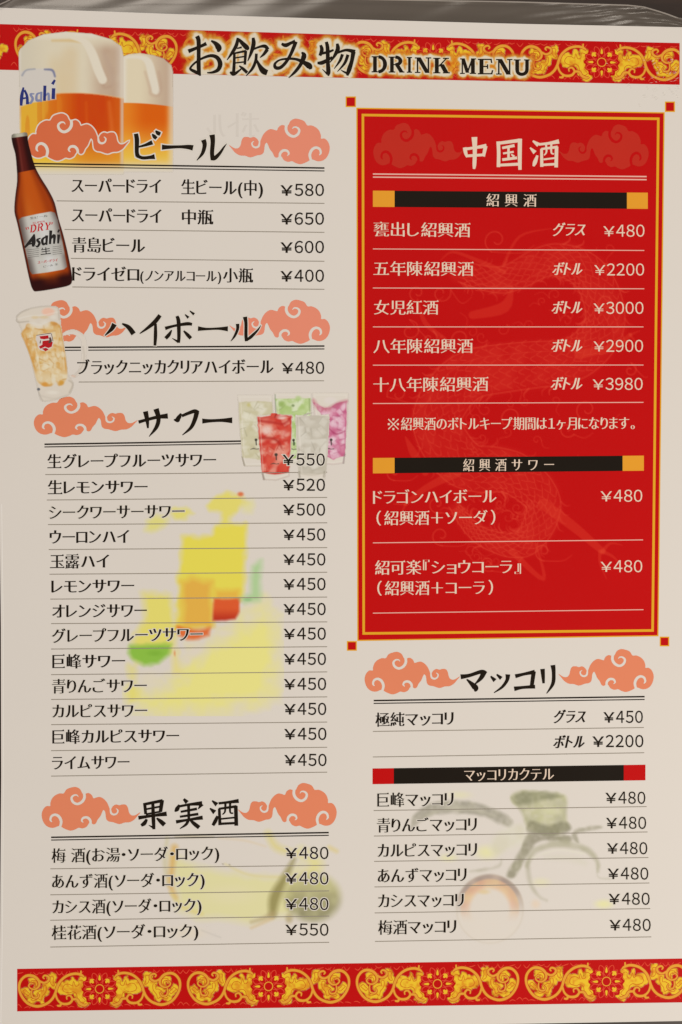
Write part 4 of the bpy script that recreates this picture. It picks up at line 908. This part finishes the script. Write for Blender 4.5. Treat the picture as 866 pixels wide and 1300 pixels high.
def faded_sour():
    K = 4.33; z = lambda L: [(160 + a / K, 610 + b / K) for a, b in L]; at = lambda x, y: (160 + x / K, 610 + y / K)
    p = Pic(155, 618, 360, 908, 1.4); X, Y = p.X, p.Y; wob = 5 * (vnoise(X, Y, 16, 31) - .5) + 3 * (vnoise(X, Y, 6, 32) - .5)
    def blob(poly, c, blur, op, w=1.0): p.over(op * np.clip(.5 - (sdist(z(poly), X, Y) + wob * w) / blur, 0, 1), c)
    YE = (214, 196, 74)
    lo_ = [(20,1160),(130,1170),(240,1140),(300,1040),(360,960),(480,920),(620,810),(760,690),(800,760),(830,1000),(810,1180),(700,1230),(560,1240),(400,1280),(200,1270),(60,1240)]
    blob(lo_, (219, 206, 112), 34, .84, 2.6)
    blob([(100,620),(240,620),(265,780),(270,920),(60,1000),(30,880),(100,760)], (214, 198, 92), 14, .9); blob([(20,1020),(50,1020),(60,1200),(10,1240)], (214, 198, 96), 12, .7); blob([(245,930),(290,930),(300,1060),(260,1060)], (216, 196, 110), 10, .7)
    blob([(310,310),(470,305),(490,250),(660,240),(655,480),(640,640),(480,660),(470,800),(270,830),(290,560)], YE, 9, .97); blob([(300,600),(330,660),(330,800),(270,810)], (215, 190, 80), 8, .8)
    blob([(310,560),(360,530),(470,560),(470,800),(310,810)], (212, 158, 66), 12, .95, .6); blob([(440,140),(480,90),(560,72),(640,80),(660,120),(620,160),(580,200),(560,250),(520,250),(520,180),(460,170)], (213, 196, 92), 7, .9); blob([(640,130),(700,110),(690,180),(640,170)], (213, 202, 120), 10, .5)
    blob([(110,220),(160,190),(230,215),(210,260),(140,290),(105,280)], (211, 198, 104), 9, .8); blob([(230,150),(330,140),(380,180),(330,215),(270,205)], (212, 197, 96), 7, .85); p.spot(*at(630, 75), 6, 4.5, (206, 98, 56), .9, .8)
    blob([(280,800),(330,815),(400,822),(462,810),(455,850),(400,872),(340,872),(290,850)], (209, 92, 42), 6, .9, .4); blob([(490,600),(620,600),(626,660),(490,670)], (214, 158, 62), 9, .8, .4)
    rc = mixc((206, 84, 44), (172, 46, 30), ss(770, 790, Y)); p.over(np.clip(.5 - (sdist(z([(484,650),(624,650),(620,720),(600,760),(540,770),(478,768)]), X, Y) + .3 * wob) / 4, 0, 1), rc)
    blob([(20,905),(250,900),(235,960),(180,1005),(100,1015),(40,985),(15,950)], (130, 172, 62), 8, .97, .5); p.spot(*at(160, 950), 16, 6, (116, 158, 52), .6, .9); blob([(690,470),(740,440),(735,660),(650,670),(630,650),(685,620)], (158, 186, 128), 9, .85, .6); p.spot(*at(670, 655), 8, 3.5, (140, 174, 118), .8, .8)
    p.spot(*at(268, 950), 1.8, 6, (206, 110, 64), .7, .9); p.spot(*at(540, 840), 16, 7, (208, 193, 172), .75, .9); p.spot(*at(380, 940), 18, 10, (208, 192, 176), .75, .9, -.5); p.spot(*at(340, 990), 8, 10, (208, 192, 176), .7, .9); p.spot(*at(670, 760), 12, 9, (208, 194, 172), .6, .9, -.5)
    p.spot(*at(130, 1090), 22, 14, (209, 194, 168), .8, .8)
    o = p.emit('faded_cocktail_picture', menu, .7, onto=PAPER); o['label'] = 'faded yellow, red and green watercolour of cocktails behind the sour list'
faded_sour()

def plums():
    K = 3.33; zz = lambda L: xf([L], 190, 1040, K)[0]; z = lambda L: [(190 + a / K, 1040 + b / K) for a, b in L]; at = lambda x, y: (190 + x / K, 1040 + y / K)
    p = Pic(196, 1046, 450, 1204, 1.3); X, Y = p.X, p.Y
    p.over(.8 * np.clip(.5 - (sdist(z([(90,150),(240,210),(420,240),(570,245),(640,180),(600,400),(500,420),(420,440),(330,420),(200,420),(120,380)]), X, Y) + 4 * (vnoise(X, Y, 12, 41) - .5)) / 16, 0, 1), (209, 198, 138))
    p.spot(*at(340, 320), 50, 18, (211, 197, 156), .7, .9); p.spot(*at(160, 480), 36, 12, (210, 192, 168), .6, .9)
    for L, c, b, op in (([(75,80,10),(65,180,16),(80,280,14)], (188, 174, 128), 6, .6), ([(105,120,26),(95,200,24),(90,280,20),(110,330,14)], (202, 156, 82), 7, .75), ([(90,310,10),(140,370,14),(220,400,12)], (206, 184, 112), 6, .7), ([(110,75,8),(180,72,14),(270,75,6)], (170, 154, 124), 4, .6), ([(290,80,4),(400,90,6),(490,115,4)], (206, 178, 138), 4, .5), ([(320,190,6),(420,235,7),(560,245,8)], (204, 186, 124), 4, .6),
                        ([(610,170,10),(570,250,30),(530,330,46),(520,400,30)], (136, 124, 74), 8, .85), ([(520,400,24),(480,420,14),(430,435,8)], (168, 146, 102), 6, .7), ([(500,60,20),(540,120,26),(640,150,14)], (206, 188, 112), 10, .75), ([(760,120,16),(790,135,14)], (206, 182, 116), 6, .7), ([(430,460,6),(520,420,8)], (196, 160, 110), 5, .6), ([(220,470,3),(300,500,4)], (170, 160, 150), 3, .4), ([(640,130,20),(700,190,60),(660,240,40)], (212, 199, 110), 14, .6)): p.line(zz(L), c, b, op)
    p.spot(*at(310, 190), 2, 1.5, (140, 128, 104), .7, .8); p.spot(*at(338, 192), 2, 1.5, (140, 128, 104), .7, .8)
    c = mixc((172, 162, 108), (126, 118, 82), ss(1115, 1160, Y)); c = mixc(c, (122, 112, 72), ss(370, 350, X) * .6); c = mixc(c, (190, 182, 128), .5 * vnoise(X, Y, 8, 44)); r = np.hypot((X - at(690, 0)[0]) / 41, (Y - at(0, 330)[1]) / 36); p.over((1 - ss(.66, 1.04, r)) * .84, c)
    p.spot(*at(720, 270), 16, 10, (182, 176, 104), .6, 1); p.spot(*at(590, 420), 8, 10, (150, 128, 74), .5, .9)
    o = p.emit('faded_plum_picture', menu, .7, onto=PAPER); o['label'] = 'faded picture of a plum liquor glass and a green plum behind the fruit liquor list'
plums()

def fruits():
    K = 2.887; zz = lambda L: xf([L], 500, 985, K)[0]; at = lambda x, y: (500 + x / K, 985 + y / K)
    p = Pic(515, 996, 800, 1206, 1.4); X, Y = p.X, p.Y; G1 = (150, 140, 118)
    Z = lambda L: [(500 + a / K, 985 + b / K) for a, b in L]; n1 = vnoise(X, Y, 10, 61); n2 = vnoise(X, Y, 4, 62); wob = 1.6 * (vnoise(X, Y, 7, 63) - .5)
    def shp(L, c, c2, blur, op, sm=True):
        P = smooth(Z(L), 4, closed=True) if sm else Z(L); d = sdist(P, X, Y) + wob
        p.over(op * (.72 + .5 * n1 * n2 + .1 * n2) * np.clip(.5 - d / blur, 0, 1), c if c2 is None else mixc(c, c2, np.clip(1.3 * n1 - .2, 0, 1)))
    for x, y, rx, ry, op in ((240, 70, 24, 8, .4), (340, 280, 22, 14, .75), (200, 300, 18, 8, .6), (770, 470, 18, 9, .85), (540, 390, 18, 9, .4)): p.spot(*at(x, y), rx, ry, (214, 204, 146), op, .95)
    # curved rind, upper left
    shp([(62,200),(72,150),(120,108),(200,90),(300,98),(390,130),(435,165),(425,188),(400,182),(330,148),(240,138),(150,142),(95,170)], (132, 124, 106), (164, 154, 134), 5, .78)
    shp([(110,150),(200,112),(300,118),(380,150),(300,132),(200,128)], (182, 172, 150), None, 4, .6)
    shp([(380,215),(440,180),(490,190),(480,240),(420,270),(380,290),(350,262)], (196, 186, 156), (206, 196, 176), 9, .7)
    # round green fruit on its dark calyx
    shp([(428,85),(450,58),(520,56),(600,62),(636,84),(632,150),(640,190),(600,212),(540,216),(490,190),(470,140),(450,110)], (158, 152, 116), (186, 178, 140), 5, .85)
    shp([(430,80),(470,58),(560,60),(620,74),(560,88),(500,100),(450,104)], (124, 120, 92), (150, 144, 112), 5, .8); shp([(500,165),(560,180),(620,168),(644,180),(640,206),(570,222),(500,212),(486,190)], (112, 106, 84), (140, 132, 106), 5, .75); p.spot(*at(570, 128), 17, 8, (198, 190, 152), .7, .9)
    shp([(490,215),(560,222),(640,218),(642,244),(560,236),(520,250),(490,290),(470,330),(440,372),(412,366),(440,310),(470,260)], (118, 110, 86), (150, 142, 116), 4, .74)
    shp([(652,212),(680,192),(740,184),(760,190),(700,204),(672,216),(680,244),(668,244)], (136, 128, 104), (160, 150, 128), 3.5, .7)
    # glass bowl
    for L, c, b, op in (([(486,330,10),(520,272,20),(600,250,26),(690,262,24),(742,305,14),(748,350,8)], (160, 152, 124), 5, .62), ([(490,320,12),(500,390,14),(530,440,8),(560,456,5)], (164, 154, 130), 5, .6), ([(745,340,5),(750,372,6),(792,378,6)], (172, 162, 140), 3, .55), ([(510,300,4),(600,272,5),(700,286,4)], (208, 198, 176), 3, .7), ([(560,300,10),(640,300,14),(700,320,10)], (192, 184, 156), 10, .4), ([(280,350,7),(340,342,9),(385,330,8),(395,306,4)], (164, 154, 132), 4, .55)): p.over(op * (.7 + .6 * n1) * np.clip(.5 - (ldist(zz(L), X, Y) + wob) / b, 0, 1), c)
    # cut stone fruit, lower left
    r = np.hypot((X - at(352, 0)[0]) / (125 / K), (Y - at(0, 488)[1]) / (128 / K)); up = ss(at(0, 520)[1], at(0, 400)[1], Y)
    p.over((1 - ss(.93, 1.04, r)) * (.10 + .1 * n1), (212, 194, 170)); p.over((1 - ss(.95, 1.04, r)) * ss(.62, .80, r) * up * .85, mixc((140, 120, 110), (172, 148, 132), n1)); p.over((1 - ss(.82, .9, r)) * ss(.5, .68, r) * ss(at(0, 545)[1], at(0, 440)[1], Y) * .8, mixc((208, 158, 128), (212, 178, 132), n1)); p.over((1 - ss(.98, 1.03, r)) * ss(.93, .97, r) * .16, (176, 158, 134))
    p.spot(*at(330, 425), 12, 5, (208, 176, 122), .6, .9); p.spot(*at(520, 470), 9, 9, (213, 184, 156), .6, .9)
    o = p.emit('faded_fruit_picture', menu, .7, onto=PAPER); o['label'] = 'faded greyish picture of fruit and glasses behind the cocktail list'
fruits()

def dragon():
    p = Pic(470, 285, 822, 790, 1.25); X, Y = p.X, p.Y; c = (204, 60, 42); rg = np.random.default_rng(8)
    sp = smooth([(585,345,26),(640,355,34),(700,330,40),(750,350,46),(768,410,50),(730,455,54),(660,465,60),(590,480,62),(555,535,62),(590,590,60),(650,600,54),(690,640,44),(665,690,34),(610,680,22),(575,640,12)], 9)
    p.over(.26 * (.5 + vnoise(X, Y, 14, 3)) * np.clip(.5 - ldist([tuple(q) for q in sp[::4]], X, Y) / 12, 0, 1), c)
    Tn = np.gradient(sp[:, :2], axis=0); Tn /= np.linalg.norm(Tn, axis=1, keepdims=True)
    for i in range(2, len(sp) - 2, 1):          # scales
        n = np.array([-Tn[i, 1], Tn[i, 0]]); w = sp[i, 2] / 2
        for k in np.linspace(-.75, .75, 4):
            q = sp[i, :2] + n * w * (k + (.18 if i % 2 else 0)); t = Tn[i] * 4
            box = (np.abs(X - q[0]) < 9) & (np.abs(Y - q[1]) < 9)
            ys, xs_ = np.nonzero(box)
            if not len(ys): continue
            sl = (slice(ys.min(), ys.max() + 1), slice(xs_.min(), xs_.max() + 1))
            d = ldist([tuple(q - n * 4 - t) + (.8,), tuple(q + t * .6) + (1.0,), tuple(q + n * 4 - t) + (.8,)], X[sl], Y[sl])
            m = .6 * np.clip(.5 - d / 1.2, 0, 1); na = m + p.a[sl] * (1 - m); ww = np.where(na > 1e-6, m / np.maximum(na, 1e-6), 0)[..., None]; p.rgb[sl] = p.rgb[sl] * (1 - ww) + np.array(c) * ww; p.a[sl] = na
    def L(P, op=.7, cc=c): p.line(P, cc, 1.4, op)
    Nn = np.stack([-Tn[:, 1], Tn[:, 0]], 1)
    for k in (-1, 1): L([(*(sp[i, :2] + k * Nn[i] * sp[i, 2] / 2), 1.3) for i in range(0, len(sp), 3)], .62)
    L([(*(sp[i, :2] + Nn[i] * sp[i, 2] * .28), .9) for i in range(0, len(sp), 3)], .45)
    for cx, cy, r in ((630, 305, 16), (560, 372, 13), (530, 372, 11), (520, 420, 14), (545, 430, 11), (770, 385, 12), (585, 430, 12), (745, 520, 14), (720, 545, 11), (505, 500, 14), (560, 680, 13), (690, 700, 12), (620, 715, 11), (555, 640, 12), (800, 470, 9), (650, 530, 14), (500, 600, 10)):
        a0 = rg.uniform(0, 6); L([(cx + r * (1 - k / 14) * math.cos(a0 + k * .6), cy + r * (1 - k / 14) * math.sin(a0 + k * .6), 1.4) for k in range(12)], .6); L([(cx + r * math.cos(a0), cy + r * math.sin(a0), 1.4), (cx + 2 * r, cy + r, 1.2), (cx + 3 * r, cy + .4 * r, .8)], .45)
    for P in ([(640,345,6),(605,330,5),(575,320,3),(560,330,1)], [(640,335,4),(660,300,3),(700,290,1)], [(600,400,10),(640,390,14),(650,365,3)], [(540,600,8),(525,575,10),(515,555,2)], [(565,430,4),(540,410,6),(530,380,2)], [(690,640,14),(730,670,12),(765,700,8)], [(765,700,5),(775,690,3),(790,692,1)], [(765,700,5),(780,708,3),(790,722,1)], [(762,700,5),(762,715,3),(770,735,1)], [(735,450,12),(780,440,8),(800,425,5)], [(800,425,3),(812,420,1)], [(800,425,3),(808,435,1)], [(580,600,12),(540,620,8),(515,640,5)], [(515,640,3),(500,640,1)], [(515,640,3),(508,655,1)], [(650,700,8),(690,735,5),(680,690,2)]): L(P, .36, (206, 62, 40))
    for k in range(34):
        i = rg.integers(0, len(sp)); q = sp[i]; s_ = rg.choice([-1, 1]); n = np.array([-Tn[i, 1], Tn[i, 0]]) * s_; cx, cy = q[:2] + n * (q[2] / 2 + rg.uniform(8, 26)); r = rg.uniform(5, 10); a0 = rg.uniform(0, 6)
        if not (484 < cx < 808 and 300 < cy < 770): continue
        L([(cx + r * (1 - j / 13) * math.cos(a0 + j * .62 * s_), cy + r * (1 - j / 13) * math.sin(a0 + j * .62 * s_), 1.0) for j in range(11)], .5)
        L([(cx + r * math.cos(a0), cy + r * math.sin(a0), 1.1), (cx + r * 2.0 * math.cos(a0 + .7), cy + r * 2.0 * math.sin(a0 + .7), .9), (cx + r * 3.2 * math.cos(a0 + .5), cy + r * 3.2 * math.sin(a0 + .5), .6)], .42)
    for k in range(90):
        i = rg.integers(0, len(sp)); q = sp[i]; s_ = rg.choice([-1, 1]); n = np.array([-Tn[i, 1], Tn[i, 0]]) * s_; b = q[:2] + n * q[2] / 2; e = b + n * 11 + Tn[i] * 7
        p.line([(b[0], b[1], 2), (*((b + e) / 2 + Tn[i] * 3), 1.6), (e[0], e[1], .6)], c, 1.4, .4)
    # the print stays behind the bands
    p.emit('dragon_watermark', panel, 1.8, onto=(178, 17, 18))
dragon()

# faint print from the other side of the sheet
def ghost():
    sh = Sheet(); out, _ = typeset('ボトル', 262, 330, 158, 160, 40, bold=.01)
    sh.loops([np.stack([592 - L[:, 0], L[:, 1]], 1)[::-1] for L in out]); o = sh.build('show_through_lettering', mat('show_through_ink', (199, 185, 172), vary=.01), menu, .4)
    o['label'] = 'faint mirrored lettering showing through from the back of the sheet'
ghost()
